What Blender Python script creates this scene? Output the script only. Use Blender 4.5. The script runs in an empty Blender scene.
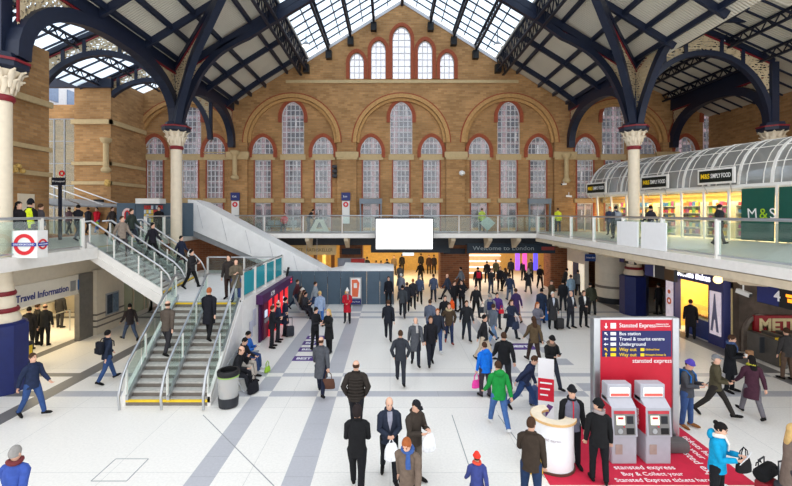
import bpy, bmesh, math, random
from mathutils import Vector, Matrix
from math import sin, cos, pi, radians as R
random.seed(7)
S = bpy.context.scene
COL = S.collection
# ---------------------------------------------------------------- camera model
F, CX, CY, EYE = 420.0, 390.0, 213.0, 5.65
MZ = 4.25            # upper walkway level
YW = 32.3            # brick end wall
XL, XR, Y1, Y2 = -12.0, 13.7, 13.4, 23.6     # column lines
XC = 0.92            # ridge of the main roof
def W(px, py, Y): return Vector(((px-CX)/F*Y, Y, EYE-(py-CY)/F*Y))
def G(px, py, z=0.0):
    Y = F*(EYE-z)/(py-CY)
    return Vector(((px-CX)/F*Y, Y, z))
cam = bpy.data.cameras.new('camera'); co = bpy.data.objects.new('camera', cam); COL.objects.link(co)
cam.sensor_width = 36; cam.lens = F/792*36; cam.clip_end = 500; cam.clip_start = .1
cam.shift_x = (396-CX)/792; cam.shift_y = (CY-243)/792
co.location = (0, 0, EYE); co.rotation_euler = (pi/2, 0, 0); S.camera = co
S.view_settings.view_transform = 'Standard'; S.view_settings.look = 'None'
S.view_settings.gamma = 1; S.view_settings.use_curve_mapping = False
S.view_settings.exposure = 0.5
S.cycles.max_bounces = 8; S.cycles.diffuse_bounces = 4; S.cycles.transparent_max_bounces = 16
S.cycles.use_denoising = True; S.cycles.sample_clamp_indirect = 6
# ---------------------------------------------------------------- materials
def lin(c): return tuple((x/12.92 if x <= .04045 else ((x+.055)/1.055)**2.4) for x in (a/255 for a in c))
MATS = {}
def mat(c, rough=.6, metal=0, var=.10, scale=5.0, emit=0, name=None, bump=0, spec=.4, key=''):
    k = (c, rough, metal, var, scale, emit, bump, spec, key)
    if k in MATS: return MATS[k]
    m = bpy.data.materials.new(name or 'surface_%d' % len(MATS)); m.use_nodes = True
    nt = m.node_tree; b = nt.nodes['Principled BSDF']; L = nt.links.new
    l = lin(c)
    b.inputs['Roughness'].default_value = rough; b.inputs['Metallic'].default_value = metal
    b.inputs['Specular IOR Level'].default_value = spec
    tc = nt.nodes.new('ShaderNodeTexCoord'); nz = nt.nodes.new('ShaderNodeTexNoise')
    nz.inputs['Scale'].default_value = scale; nz.inputs['Detail'].default_value = 4
    L(tc.outputs['Object'], nz.inputs['Vector'])
    cr = nt.nodes.new('ShaderNodeValToRGB')
    cr.color_ramp.elements[0].position = .3; cr.color_ramp.elements[1].position = .7
    cr.color_ramp.elements[0].color = tuple(x*(1-var) for x in l)+(1,)
    cr.color_ramp.elements[1].color = tuple(min(1, x*(1+var)) for x in l)+(1,)
    L(nz.outputs['Fac'], cr.inputs['Fac']); L(cr.outputs['Color'], b.inputs['Base Color'])
    if emit:
        L(cr.outputs['Color'], b.inputs['Emission Color']); b.inputs['Emission Strength'].default_value = emit
    if bump:
        bp = nt.nodes.new('ShaderNodeBump'); bp.inputs['Strength'].default_value = bump; bp.inputs['Distance'].default_value = .02
        L(nz.outputs['Fac'], bp.inputs['Height']); L(bp.outputs['Normal'], b.inputs['Normal'])
    MATS[k] = m
    return m
def newmat(name):
    m = bpy.data.materials.new(name); m.use_nodes = True; nt = m.node_tree
    return m, nt, nt.nodes['Principled BSDF'], nt.nodes.new, nt.links.new
def wall_uv(nt, horiz=False):
    g = nt.nodes.new('ShaderNodeNewGeometry'); s = nt.nodes.new('ShaderNodeSeparateXYZ'); nt.links.new(g.outputs['Position'], s.inputs[0])
    a = nt.nodes.new('ShaderNodeMath'); a.operation = 'ADD'
    nt.links.new(s.outputs[0], a.inputs[0]); nt.links.new(s.outputs[1], a.inputs[1])
    c = nt.nodes.new('ShaderNodeCombineXYZ'); nt.links.new(a.outputs[0], c.inputs[0]); nt.links.new(s.outputs[2], c.inputs[1])
    return c.outputs[0]
def brick_mat(name, c1, c2, mortar):
    m, nt, b, N, L = newmat(name)
    v = wall_uv(nt)
    br = N('ShaderNodeTexBrick'); L(v, br.inputs['Vector'])
    br.inputs['Color1'].default_value = lin(c1)+(1,); br.inputs['Color2'].default_value = lin(c2)+(1,); br.inputs['Mortar'].default_value = lin(mortar)+(1,)
    br.inputs['Scale'].default_value = 1; br.inputs['Brick Width'].default_value = .46; br.inputs['Row Height'].default_value = .15
    br.inputs['Mortar Size'].default_value = .012; br.inputs['Bias'].default_value = .0
    nz = N('ShaderNodeTexNoise'); nz.inputs['Scale'].default_value = .55; nz.inputs['Detail'].default_value = 6; L(v, nz.inputs['Vector'])
    cr = N('ShaderNodeValToRGB'); cr.color_ramp.elements[0].position = .3; cr.color_ramp.elements[1].position = .7
    cr.color_ramp.elements[0].color = (.72, .70, .68, 1); cr.color_ramp.elements[1].color = (1.12, 1.1, 1.08, 1)
    L(nz.outputs['Fac'], cr.inputs['Fac'])
    mx = N('ShaderNodeMix'); mx.data_type = 'RGBA'; mx.blend_type = 'MULTIPLY'; mx.inputs[0].default_value = 1
    L(br.outputs['Color'], mx.inputs[6]); L(cr.outputs['Color'], mx.inputs[7]); L(mx.outputs[2], b.inputs['Base Color'])
    bp = N('ShaderNodeBump'); bp.inputs['Strength'].default_value = .3; bp.inputs['Distance'].default_value = .01
    L(br.outputs['Fac'], bp.inputs['Height']); bp.invert = True; L(bp.outputs['Normal'], b.inputs['Normal'])
    b.inputs['Roughness'].default_value = .9
    return m
def glass_mat(name, tint, refl=.12, rough=.05, clear=.8):
    m, nt, b, N, L = newmat(name); nt.nodes.remove(b); out = nt.nodes['Material Output']
    t = N('ShaderNodeBsdfTransparent'); t.inputs[0].default_value = lin(tint)+(1,)
    g = N('ShaderNodeBsdfGlossy'); g.inputs['Roughness'].default_value = rough
    nz = N('ShaderNodeTexNoise'); nz.inputs['Scale'].default_value = 3
    bp = N('ShaderNodeBump'); bp.inputs['Strength'].default_value = .005; L(nz.outputs['Fac'], bp.inputs['Height']); L(bp.outputs['Normal'], g.inputs['Normal'])
    d = N('ShaderNodeBsdfDiffuse'); d.inputs[0].default_value = lin(tint)+(1,)
    m1 = N('ShaderNodeMixShader'); m1.inputs[0].default_value = 1-clear; L(t.outputs[0], m1.inputs[1]); L(d.outputs[0], m1.inputs[2])
    m2 = N('ShaderNodeMixShader'); m2.inputs[0].default_value = refl; L(m1.outputs[0], m2.inputs[1]); L(g.outputs[0], m2.inputs[2])
    L(m2.outputs[0], out.inputs[0])
    return m
def skylight_mat(name, f0=.04, f1=.35):
    m, nt, b, N, L = newmat(name); nt.nodes.remove(b); out = nt.nodes['Material Output']
    t = N('ShaderNodeBsdfTransparent'); t.inputs[0].default_value = (.86, .93, 1, 1)
    d = N('ShaderNodeBsdfTranslucent'); d.inputs[0].default_value = (.85, .9, .95, 1)
    nz = N('ShaderNodeTexNoise'); nz.inputs['Scale'].default_value = .6; nz.inputs['Detail'].default_value = 3
    cr = N('ShaderNodeValToRGB'); cr.color_ramp.elements[0].position = .35; cr.color_ramp.elements[1].position = .7
    cr.color_ramp.elements[0].color = (f0,)*3+(1,); cr.color_ramp.elements[1].color = (f1,)*3+(1,)
    g = N('ShaderNodeNewGeometry'); L(g.outputs['Position'], nz.inputs['Vector']); L(nz.outputs['Fac'], cr.inputs['Fac'])
    ms = N('ShaderNodeMixShader'); L(cr.outputs['Color'], ms.inputs[0]); L(t.outputs[0], ms.inputs[1]); L(d.outputs[0], ms.inputs[2]); L(ms.outputs[0], out.inputs[0])
    return m
def fretwork_mat(name):
    m, nt, b, N, L = newmat(name); out = nt.nodes['Material Output']
    tc = N('ShaderNodeTexCoord'); vo = N('ShaderNodeTexVoronoi'); vo.feature = 'DISTANCE_TO_EDGE'; vo.inputs['Scale'].default_value = 4.6
    wv = N('ShaderNodeTexWave'); wv.wave_type = 'RINGS'; wv.inputs['Scale'].default_value = 2.2; wv.inputs['Distortion'].default_value = 6; wv.inputs['Detail'].default_value = 2
    L(tc.outputs['Object'], vo.inputs['Vector']); L(tc.outputs['Object'], wv.inputs['Vector'])
    gt = N('ShaderNodeMath'); gt.operation = 'GREATER_THAN'; gt.inputs[1].default_value = .09; L(vo.outputs['Distance'], gt.inputs[0])
    g2 = N('ShaderNodeMath'); g2.operation = 'GREATER_THAN'; g2.inputs[1].default_value = .28; L(wv.outputs['Fac'], g2.inputs[0])
    mu = N('ShaderNodeMath'); mu.operation = 'MULTIPLY'; L(gt.outputs[0], mu.inputs[0]); L(g2.outputs[0], mu.inputs[1])
    b.inputs['Base Color'].default_value = lin((198, 180, 146))+(1,); b.inputs['Roughness'].default_value = .5
    t = N('ShaderNodeBsdfTransparent'); ms = N('ShaderNodeMixShader')
    L(mu.outputs[0], ms.inputs[0]); L(b.outputs[0], ms.inputs[1]); L(t.outputs[0], ms.inputs[2]); L(ms.outputs[0], out.inputs[0])
    return m
def corrugated_mat(name, c):
    m, nt, b, N, L = newmat(name)
    g = N('ShaderNodeNewGeometry'); wv = N('ShaderNodeTexWave'); wv.bands_direction = 'Y'; wv.inputs['Scale'].default_value = 2.2
    L(g.outputs['Position'], wv.inputs['Vector'])
    nz = N('ShaderNodeTexNoise'); nz.inputs['Scale'].default_value = .8; L(g.outputs['Position'], nz.inputs['Vector'])
    cr = N('ShaderNodeValToRGB'); l = lin(c)
    cr.color_ramp.elements[0].color = tuple(x*.88 for x in l)+(1,); cr.color_ramp.elements[1].color = tuple(x*1.1 for x in l)+(1,)
    L(nz.outputs['Fac'], cr.inputs['Fac']); L(cr.outputs['Color'], b.inputs['Base Color'])
    bp = N('ShaderNodeBump'); bp.inputs['Strength'].default_value = .6; bp.inputs['Distance'].default_value = .04
    L(wv.outputs['Fac'], bp.inputs['Height']); L(bp.outputs['Normal'], b.inputs['Normal']); b.inputs['Roughness'].default_value = .7
    return m
def tile_mat(name, c, joint, w, h, rough=.35):
    m, nt, b, N, L = newmat(name)
    g = N('ShaderNodeNewGeometry')
    br = N('ShaderNodeTexBrick'); br.offset = 0; L(g.outputs['Position'], br.inputs['Vector'])
    l = lin(c)
    br.inputs['Color1'].default_value = l+(1,); br.inputs['Color2'].default_value = tuple(x*.965 for x in l)+(1,); br.inputs['Mortar'].default_value = lin(joint)+(1,)
    br.inputs['Scale'].default_value = 1; br.inputs['Brick Width'].default_value = w; br.inputs['Row Height'].default_value = h; br.inputs['Mortar Size'].default_value = .006
    nz = N('ShaderNodeTexNoise'); nz.inputs['Scale'].default_value = 18; nz.inputs['Detail'].default_value = 6; L(g.outputs['Position'], nz.inputs['Vector'])
    cr = N('ShaderNodeValToRGB'); cr.color_ramp.elements[0].position = .3; cr.color_ramp.elements[1].position = .7
    cr.color_ramp.elements[0].color = (.93, .93, .93, 1); cr.color_ramp.elements[1].color = (1.03, 1.03, 1.03, 1); L(nz.outputs['Fac'], cr.inputs['Fac'])
    mx = N('ShaderNodeMix'); mx.data_type = 'RGBA'; mx.blend_type = 'MULTIPLY'; mx.inputs[0].default_value = 1
    L(br.outputs['Color'], mx.inputs[6]); L(cr.outputs['Color'], mx.inputs[7]); L(mx.outputs[2], b.inputs['Base Color'])
    b.inputs['Roughness'].default_value = rough; b.inputs['Specular IOR Level'].default_value = .3
    return m
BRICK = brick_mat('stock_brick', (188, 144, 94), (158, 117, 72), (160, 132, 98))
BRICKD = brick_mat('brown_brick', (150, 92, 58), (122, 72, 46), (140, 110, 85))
ARCHB = mat((182, 140, 88), .85, var=.15, scale=7, name='tan_brick')
RED = mat((150, 74, 48), .85, var=.2, scale=9, name='red_brick')
STONE = mat((190, 166, 124), .8, var=.08, name='sandstone')
NAVY = mat((20, 29, 50), .45, var=.15, name='navy_paint')
NAVYD = mat((17, 23, 40), .5, var=.15, name='dark_navy_paint')
CRIM = mat((122, 24, 34), .5, name='crimson_paint')
CREAM = mat((226, 212, 188), .5, var=.05, name='cream_paint')
WHITE = mat((236, 234, 230), .5, var=.03, name='white_paint')
OFFW = mat((214, 206, 194), .55, var=.05, name='off_white')
STEEL = mat((190, 192, 195), .3, .9, var=.05, name='brushed_steel')
GREY = mat((150, 152, 155), .5, var=.08, name='grey_metal')
DARK = mat((38, 40, 46), .5, var=.15, name='dark_metal')
BLACK = mat((18, 18, 20), .5, var=.2, name='black')
SLATE = mat((74, 90, 104), .6, var=.05, name='slate_board')
YEL = mat((240, 200, 40), .5, var=.05, name='yellow')
LEADW = mat((205, 205, 208), .5, var=.05, name='glazing_bar')
FRET = fretwork_mat('cream_fretwork')
PANEL = corrugated_mat('roof_lining', (202, 196, 180))
SKYG = skylight_mat('roof_glazing')
SKYD = skylight_mat('aisle_glazing', .55, .9)
GLASS = glass_mat('clear_glass', (234, 243, 240), .05, .04, .965)
WGLASS = glass_mat('window_glass', (236, 236, 240), .06, .06, .90)
TERR = tile_mat('white_terrazzo', (242, 238, 232), (204, 202, 198), 3.05, 3.05)
BAND = tile_mat('grey_terrazzo', (188, 188, 194), (160, 160, 166), 1.5, .75)
BANDD = tile_mat('dark_shaded_terrazzo', (120, 118, 118), (100, 98, 98), 1.5, .75)
# ---------------------------------------------------------------- mesh builder
ORG = {}
def spl(o): return ORG.get(o.name, Vector((0, 0, 0)))
class MB:
    def __init__(s, M=None): s.v = []; s.f = []; s.mi = []; s.M = M; s.k = 0
    def add(s, vs, fs):
        n = len(s.v)
        s.v += [(s.M @ Vector(p)) if s.M else Vector(p) for p in vs]
        s.f += [tuple(i+n for i in f) for f in fs]; s.mi += [s.k]*len(fs)
        return s
    def box(s, x0, y0, z0, x1, y1, z1):
        x0, x1 = min(x0, x1), max(x0, x1); y0, y1 = min(y0, y1), max(y0, y1); z0, z1 = min(z0, z1), max(z0, z1)
        return s.add([(x0, y0, z0), (x1, y0, z0), (x1, y1, z0), (x0, y1, z0), (x0, y0, z1), (x1, y0, z1), (x1, y1, z1), (x0, y1, z1)],
                     [(3, 2, 1, 0), (4, 5, 6, 7), (0, 1, 5, 4), (1, 2, 6, 5), (2, 3, 7, 6), (3, 0, 4, 7)])
    def cbox(s, c, d): return s.box(c[0]-d[0]/2, c[1]-d[1]/2, c[2]-d[2]/2, c[0]+d[0]/2, c[1]+d[1]/2, c[2]+d[2]/2)
    def rbox(s, x0, y0, z0, x1, y1, z1, r=.03):   # bevelled box
        bm = bmesh.new(); bmesh.ops.create_cube(bm, size=1)
        for v in bm.verts: v.co = Vector(((x0+x1)/2+v.co.x*(x1-x0), (y0+y1)/2+v.co.y*(y1-y0), (z0+z1)/2+v.co.z*(z1-z0)))
        bmesh.ops.bevel(bm, geom=bm.edges[:], offset=r, segments=2, affect='EDGES', profile=.5)
        bm.verts.ensure_lookup_table(); s.add([v.co.copy() for v in bm.verts], [tuple(v.index for v in f.verts) for f in bm.faces]); bm.free(); return s
    def beam(s, p, q, w, h, up=(0, 0, 1)):
        p, q = Vector(p), Vector(q); d = (q-p).normalized(); u = d.cross(Vector(up))
        if u.length < 1e-4: u = d.cross(Vector((0, 1, 0)))
        u.normalize(); n = u.cross(d); u *= w/2; n *= h/2
        vs = [p-u-n, p+u-n, p+u+n, p-u+n, q-u-n, q+u-n, q+u+n, q-u+n]
        return s.add(vs, [(3, 2, 1, 0), (4, 5, 6, 7), (0, 1, 5, 4), (1, 2, 6, 5), (2, 3, 7, 6), (3, 0, 4, 7)])
    def strip(s, pts, w, h, up=(0, 0, 1)):   # a mitred rectangular bar along a path; w along side axis 'up x d'
        pts = [Vector(p) for p in pts]; n = len(pts); vs = []; side = Vector(up)
        for i, p in enumerate(pts):
            d = ((pts[min(i+1, n-1)]-pts[max(i-1, 0)])).normalized(); nn = side.cross(d).normalized()
            u = side.normalized()*w/2; m = nn*h/2
            vs += [p-u-m, p+u-m, p+u+m, p-u+m]
        fs = [(3, 2, 1, 0), tuple(4*(n-1)+k for k in range(4))]
        for i in range(n-1):
            for k in range(4): fs.append((4*i+k, 4*i+(k+1) % 4, 4*i+4+(k+1) % 4, 4*i+4+k))
        return s.add(vs, fs)
    def loft(s, rings, cap=True):
        n = len(rings[0]); vs = [p for r in rings for p in r]; fs = []
        for i in range(len(rings)-1):
            for k in range(n): fs.append((i*n+k, i*n+(k+1) % n, (i+1)*n+(k+1) % n, (i+1)*n+k))
        if cap: fs += [tuple(reversed(range(n))), tuple((len(rings)-1)*n+k for k in range(n))]
        return s.add(vs, fs)
    def tube(s, pts, r, n=8, cap=True):
        pts = [Vector(p) for p in pts]; rings = []; prev = None
        for i, p in enumerate(pts):
            d = (pts[min(i+1, len(pts)-1)]-pts[max(i-1, 0)]).normalized()
            if prev is None:
                u = d.cross(Vector((0, 0, 1)));
                if u.length < .05: u = d.cross(Vector((0, 1, 0)))
            else: u = prev - d*prev.dot(d)
            u.normalize(); prev = u; v = d.cross(u); rr = r[i] if isinstance(r, (list, tuple)) else r
            ru, rv = rr if isinstance(rr, tuple) else (rr, rr)
            rings.append([p+u*cos(2*pi*k/n)*ru+v*sin(2*pi*k/n)*rv for k in range(n)])
        return s.loft(rings, cap)
    def lathe(s, prof, c=(0, 0, 0), n=20, ph=0):
        c = Vector(c)
        return s.loft([[c+Vector((r*cos(2*pi*k/n+ph), r*sin(2*pi*k/n+ph), z)) for k in range(n)] for r, z in prof])
    def prism(s, poly, vec):
        n = len(poly); vec = Vector(vec); a = [Vector(p) for p in poly]
        return s.add(a+[p+vec for p in a], [tuple(reversed(range(n))), tuple(range(n, 2*n))]+[(i, (i+1) % n, n+(i+1) % n, n+i) for i in range(n)])
    def ell(s, c, r, nu=12, nv=8, v0=0.0, v1=1.0):
        c = Vector(c); return s.loft([[c+Vector((r[0]*max(sin(pi*t), 1e-3)*cos(2*pi*k/nu), r[1]*max(sin(pi*t), 1e-3)*sin(2*pi*k/nu), -r[2]*cos(pi*t))) for k in range(nu)]
                                      for t in [v0+(v1-v0)*j/nv for j in range(nv+1)]])
    def plate(s, outer, holes, depth, M):   # filled 2D outline with holes, extruded
        c = bpy.data.curves.new('c', 'CURVE'); c.dimensions = '2D'; c.fill_mode = 'BOTH'; c.extrude = depth/2
        for pts in [outer]+list(holes):
            sp = c.splines.new('POLY'); sp.points.add(len(pts)-1); sp.use_cyclic_u = True
            for p, q in zip(sp.points, pts): p.co = (q[0], q[1], 0, 1)
        o = bpy.data.objects.new('c', c); m = bpy.data.meshes.new_from_object(o)
        s.add([M @ v.co for v in m.vertices], [tuple(f.vertices) for f in m.polygons])
        bpy.data.objects.remove(o); bpy.data.curves.remove(c); bpy.data.meshes.remove(m); return s
    def text(s, body, size, M, extrude=.004, align='LEFT', sx=1.0, bold=0.0):
        c = bpy.data.curves.new('c', 'FONT'); c.body = body; c.size = size; c.extrude = extrude; c.align_x = align; c.align_y = 'CENTER'; c.resolution_u = 3; c.offset = bold
        o = bpy.data.objects.new('c', c); m = bpy.data.meshes.new_from_object(o)
        s.add([M @ Vector((v.co.x*sx, v.co.y, v.co.z)) for v in m.vertices], [tuple(f.vertices) for f in m.polygons])
        bpy.data.objects.remove(o); bpy.data.curves.remove(c); bpy.data.meshes.remove(m); return s
    def build(s, name, m, parent=None, label=None, cat=None, group=None, kind=None, smooth=False, world=None):
        me = bpy.data.meshes.new(name)
        o = bpy.data.objects.new(name, me); COL.objects.link(o)
        if parent is not None:
            org = spl(parent); o.parent = parent
        elif kind in ('structure',): org = Vector((0, 0, 0))
        else:
            xs = [p.x for p in s.v]; ys = [p.y for p in s.v]; zs = [p.z for p in s.v]
            org = Vector(((min(xs)+max(xs))/2, (min(ys)+max(ys))/2, min(zs))); o.location = org
        ORG[o.name] = org
        me.from_pydata([p-org for p in s.v], [], s.f)
        for mm in (m if isinstance(m, (list, tuple)) else [m]): me.materials.append(mm)
        if isinstance(m, (list, tuple)): me.polygons.foreach_set('material_index', s.mi)
        if smooth:
            me.polygons.foreach_set('use_smooth', [True]*len(me.polygons)); me.update()
            me.set_sharp_from_angle(angle=R(40))
        me.validate(); me.update()
        return tag(o, label, cat, group, kind)
def tag(o, label=None, cat=None, group=None, kind=None):
    if label: o['label'] = label
    if cat: o['category'] = cat
    if group: o['group'] = group
    if kind: o['kind'] = kind
    return o
def thing(name, label, cat, loc, rz=0, group=None, world=True, kind=None):
    """an Empty at the thing's base; world=True: children are built in world coordinates"""
    o = bpy.data.objects.new(name, None); COL.objects.link(o); o.location = loc; o.rotation_euler = (0, 0, rz); o.empty_display_size = .1
    ORG[o.name] = Vector(loc) if world else Vector((0, 0, 0))
    return tag(o, label, cat, group, kind)
def copy_tree(o, parent=None):
    c = o.copy(); COL.objects.link(c); ORG[c.name] = spl(o)
    if parent is not None: c.parent = parent
    for ch in list(o.children): copy_tree(ch, c)
    return c
def frame(o, u, v):   # matrix taking (u, v, w) to the world
    u, v = Vector(u).normalized(), Vector(v).normalized(); w = u.cross(v); o = Vector(o)
    return Matrix(((u.x, v.x, w.x, o.x), (u.y, v.y, w.y, o.y), (u.z, v.z, w.z, o.z), (0, 0, 0, 1)))
def XZ(y, x=0, z=0): return frame((x, y, z), (1, 0, 0), (0, 0, 1))      # faces -Y (the camera)
def YZl(x): return frame((x, 0, 0), (0, 1, 0), (0, 0, 1))              # u=+Y v=Z, normal +X
def YZr(x): return frame((x, 0, 0), (0, -1, 0), (0, 0, 1))             # u=-Y, normal -X
def arch(cx, hw, z0, zs, rise, n=14):   # outline of an arched opening
    return [(cx-hw, z0)]+[(cx-hw*cos(pi*k/n), zs+hgt(cos(pi*k/n), hw, rise)) for k in range(n+1)]+[(cx+hw, z0)]
def hgt(u, hw, rise):   # height of an arch at relative offset u; tall arches come to a slight point
    u = min(1, abs(u)); return rise*(math.sqrt(1-u*u) if rise < hw*1.12 else (1-u**1.8)**.58)
def arc(cx, hw, zs, rise, n=14): return [(cx-hw*cos(pi*k/n), zs+hgt(cos(pi*k/n), hw, rise)) for k in range(n+1)]
def ring(cx, hw, zs, rise, t, z0=None, n=14):   # band round an arch
    a = arc(cx, hw+t, zs, rise+t, n); b = arc(cx, hw, zs, rise, n)
    if z0 is not None: a = [(cx-hw-t, z0)]+a+[(cx+hw+t, z0)]; b = [(cx-hw, z0)]+b+[(cx+hw, z0)]
    return a+b[::-1]
# ================================================================ SETTING
# world: bright overcast sky
w = bpy.data.worlds.new('world'); S.world = w; w.use_nodes = True; nt = w.node_tree
bg = nt.nodes['Background']; tc = nt.nodes.new('ShaderNodeTexCoord'); sx = nt.nodes.new('ShaderNodeSeparateXYZ'); nt.links.new(tc.outputs['Generated'], sx.inputs[0])
cr = nt.nodes.new('ShaderNodeValToRGB'); cr.color_ramp.elements[0].position = 0; cr.color_ramp.elements[1].position = .8
cr.color_ramp.elements[0].color = (.97, .98, 1, 1); cr.color_ramp.elements[1].color = (.90, .95, 1, 1)
nt.links.new(sx.outputs[2], cr.inputs['Fac']); nt.links.new(cr.outputs['Color'], bg.inputs['Color']); bg.inputs['Strength'].default_value = 1.35
# ---- floor
xb = [-32, -17.6, -14.2, -13.75, -10.95, -10.4, -4.29, -3.74, -2.26, -1.65, 4.1, 4.65, 6.15, 6.85, 13.2, 13.9, 40]
yb = [2, 12.93, 13.33, 13.95, 14.51, 14.83, 15.6, 16.3, 17, 17.7, 18.4, 19.1, 22.55, 22.95, 23.75, 24.1, 29, 42]
mb = MB()
for i in range(len(xb)-1):
    for j in range(len(yb)-1):
        x0, x1, y0, y1 = xb[i], xb[i+1], yb[j], yb[j+1]; cx, cy = (x0+x1)/2, (y0+y1)/2
        tr = any(a < cy < b for a, b in ((12.93, 13.33), (14.51, 14.83), (22.55, 22.95), (23.75, 24.1)))
        lo = any(a < cx < b for a, b in ((-14.2, -13.75), (-10.95, -10.4), (-4.29, -3.74), (-2.26, -1.65), (4.1, 4.65), (6.15, 6.85), (13.2, 13.9))) and (cy < 29)
        k = 1 if (tr or lo) else 0
        if tr and lo and cx > -5: k = 0
        if 6.15 < cx < 6.85 and 13.3 < cy < 18.4: k = 1 if j % 2 == 0 else 0
        if k and (cx < -10.4 or cx > 13): k = 2  # dark bands are real on the left; on the right shade is painted in
        if cy < 12.9 and (4 < cx < 7): k = 0
        mb.k = k; mb.add([(x0, y0, 0), (x1, y0, 0), (x1, y1, 0), (x0, y1, 0)], [(0, 1, 2, 3)])
mb.build('floor', [TERR, BAND, BANDD], kind='structure')
mb = MB()     # thin dark joints and an access hatch outline in the terrazzo
for (a, b) in (((203, 415), (274, 486)), ((452, 415), (471, 472)), ((498, 415), (545, 478))): mb.beam(G(*a)+Vector((0, 0, .002)), G(*b)+Vector((0, 0, .002)), .02, .004)
for x0, y0, x1, y1 in ((-6.3, 8.85, -5.55, 9.65),):
    for p, q in (((x0, y0), (x1, y0)), ((x1, y0), (x1, y1)), ((x1, y1), (x0, y1)), ((x0, y1), (x0, y0))): mb.beam((p[0], p[1], .002), (q[0], q[1], .002), .02, .004)
mb.build('trim_1', GREY, kind='structure')
# ---- brick end wall: a front skin with the big blind arches and an inner skin with the window holes
def wx(px): return (px-CX)/F*YW
def wz(py): return EYE-(py-CY)/F*YW
TOP = lambda x: 21.95-.62*abs(x-XC)
bays = [77, 185, 293, 401.2, 508.5, 616, 714]
outer = [(-26, MZ-.3), (30, MZ-.3), (30, 14.2), (24, 14.2), (17.6, 15.9), (13.7, 13.9), (XC, 21.85), (-12, 13.9), (-16.15, 15.9), (-20.8, 13.9), (-26, 13.9)]
gab = [(357, 7, 54), (378.5, 7.2, 42), (401.5, 9, 28), (424.8, 7.2, 42), (446.6, 7, 54)]
WIN = []     # (cx, half width, bottom, springing, rise)
for p, hw, t in gab: WIN.append((wx(p), hw/13, wz(80), wz(t+hw*1.25), hw*1.25/13, 'g'))
sides = [155, 215, 263, 323, 371, 431.5, 479, 538, 585, 646, 685, 743]
talls = [190, 293, 401.2, 508.5, 613, 714]
for p in sides: WIN.append((wx(p), 10.6/13, wz(154), wz(151), 14/13, 's'))
for p in talls: WIN.append((wx(p), 11/13, wz(154), wz(116), 14/13, 't'))
for p in sides+talls: WIN.append((wx(p), 8/13, wz(198), wz(160), 0, 'l'))
for p in sides+talls: WIN.append((wx(p), 8.2/13, MZ+.02, wz(203), 0, 'd'))
def win_out(w):
    cx, hw, z0, zs, r, k = w
    return arch(cx, hw, z0, zs, r) if r else [(cx-hw, z0), (cx-hw, zs), (cx+hw, zs), (cx+hw, z0)]
blind = [(wx(b), 3.42, wz(143), 3.42) for b in bays[1:]]
fronth = [arch(cx, hw, MZ+.01, zs, r if abs(cx-XC) < 10 else 3.0, 20) for cx, hw, zs, r in blind]
mb = MB()
mb.plate(outer, fronth+[win_out(w) for w in WIN if w[5] == 'g'], .3, XZ(YW-.15))
inner = [(-26, MZ-.3), (30, MZ-.3), (30, 13.9), (17.6, 15.5), (13.6, 14.0), (9, 15.2), (-7, 15.2), (-12, 14.0), (-16.15, 15.5), (-20.8, 13.8), (-26, 13.8)]
mb.plate(inner, [win_out(w) for w in WIN if w[5] != 'g'], .35, XZ(YW+.18))
mb.build('wall_back', BRICK, kind='structure')
def bars(mb, w, y, nx, dz, t=.045):
    cx, hw, z0, zs, r, k = w
    top = lambda x: zs+(hgt((x-cx)/hw, hw, r) if r else 0)
    for i in range(nx+1):
        x = cx-hw+2*hw*i/nx
        xx = min(max(x, cx-hw*.985), cx+hw*.985); mb.box(xx-t/2, y-.03, z0, xx+t/2, y+.03, top(xx))
    z = z0
    while z < zs+r-.05:
        h = hw if z <= zs else hw*max(.02, 1-((z-zs)/r)**1.724)**.555; mb.box(cx-h, y-.025, z-t/2, cx+h, y+.025, z+t/2); z += dz
    if r: mb.plate(ring(cx, hw-.07, zs, r-.07, .07, n=18), [], .07, XZ(y))
    else: mb.box(cx-hw, y-.03, zs-.08, cx+hw, y+.03, zs)
for i, wn in enumerate(WIN):
    cx, hw, z0, zs, r, k = wn
    mb = MB(); yy = YW+.05 if k != 'g' else YW-.12
    if k == 'd': bars(mb, wn, yy, 2, 1.1, .07)
    else: bars(mb, wn, yy, {'g': 3, 's': 5, 't': 5, 'l': 4}[k], {'g': .5, 's': .42, 't': .42, 'l': .42}[k], .055)
    o = mb.build('window_%d' % (i+1), LEADW, kind='structure')
    m2 = MB().plate(win_out(wn), [], .02, XZ(yy+.04)); m2.build('glass_pane', WGLASS, o)
    if r:
        t = .27 if k != 'g' else .26
        y0 = (YW-.05 if k != 'g' else YW-.33)
        MB().plate(ring(cx, hw, zs, r, t, zs-.5 if k != 'g' else z0), [], .12, XZ(y0)).build('brick_arch', RED, o)
    if k in 'st': MB().box(cx-hw-.12, YW-.08, wz(160), cx+hw+.12, YW+.1, wz(154.6)).build('stone_transom', STONE, o)
    if k == 'l':
        MB().box(cx-.86, YW-.14, wz(202.6), cx+.86, YW+.1, wz(198.6)).build('stone_sill', STONE, o)
        f = MB()
        for sgn in (-1, 1): f.box(cx+sgn*(hw+.05)-.05, YW-.04, MZ, cx+sgn*(hw+.05)+.05, YW+.06, zs)
        f.build('red_brick_jamb', RED, o)
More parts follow.
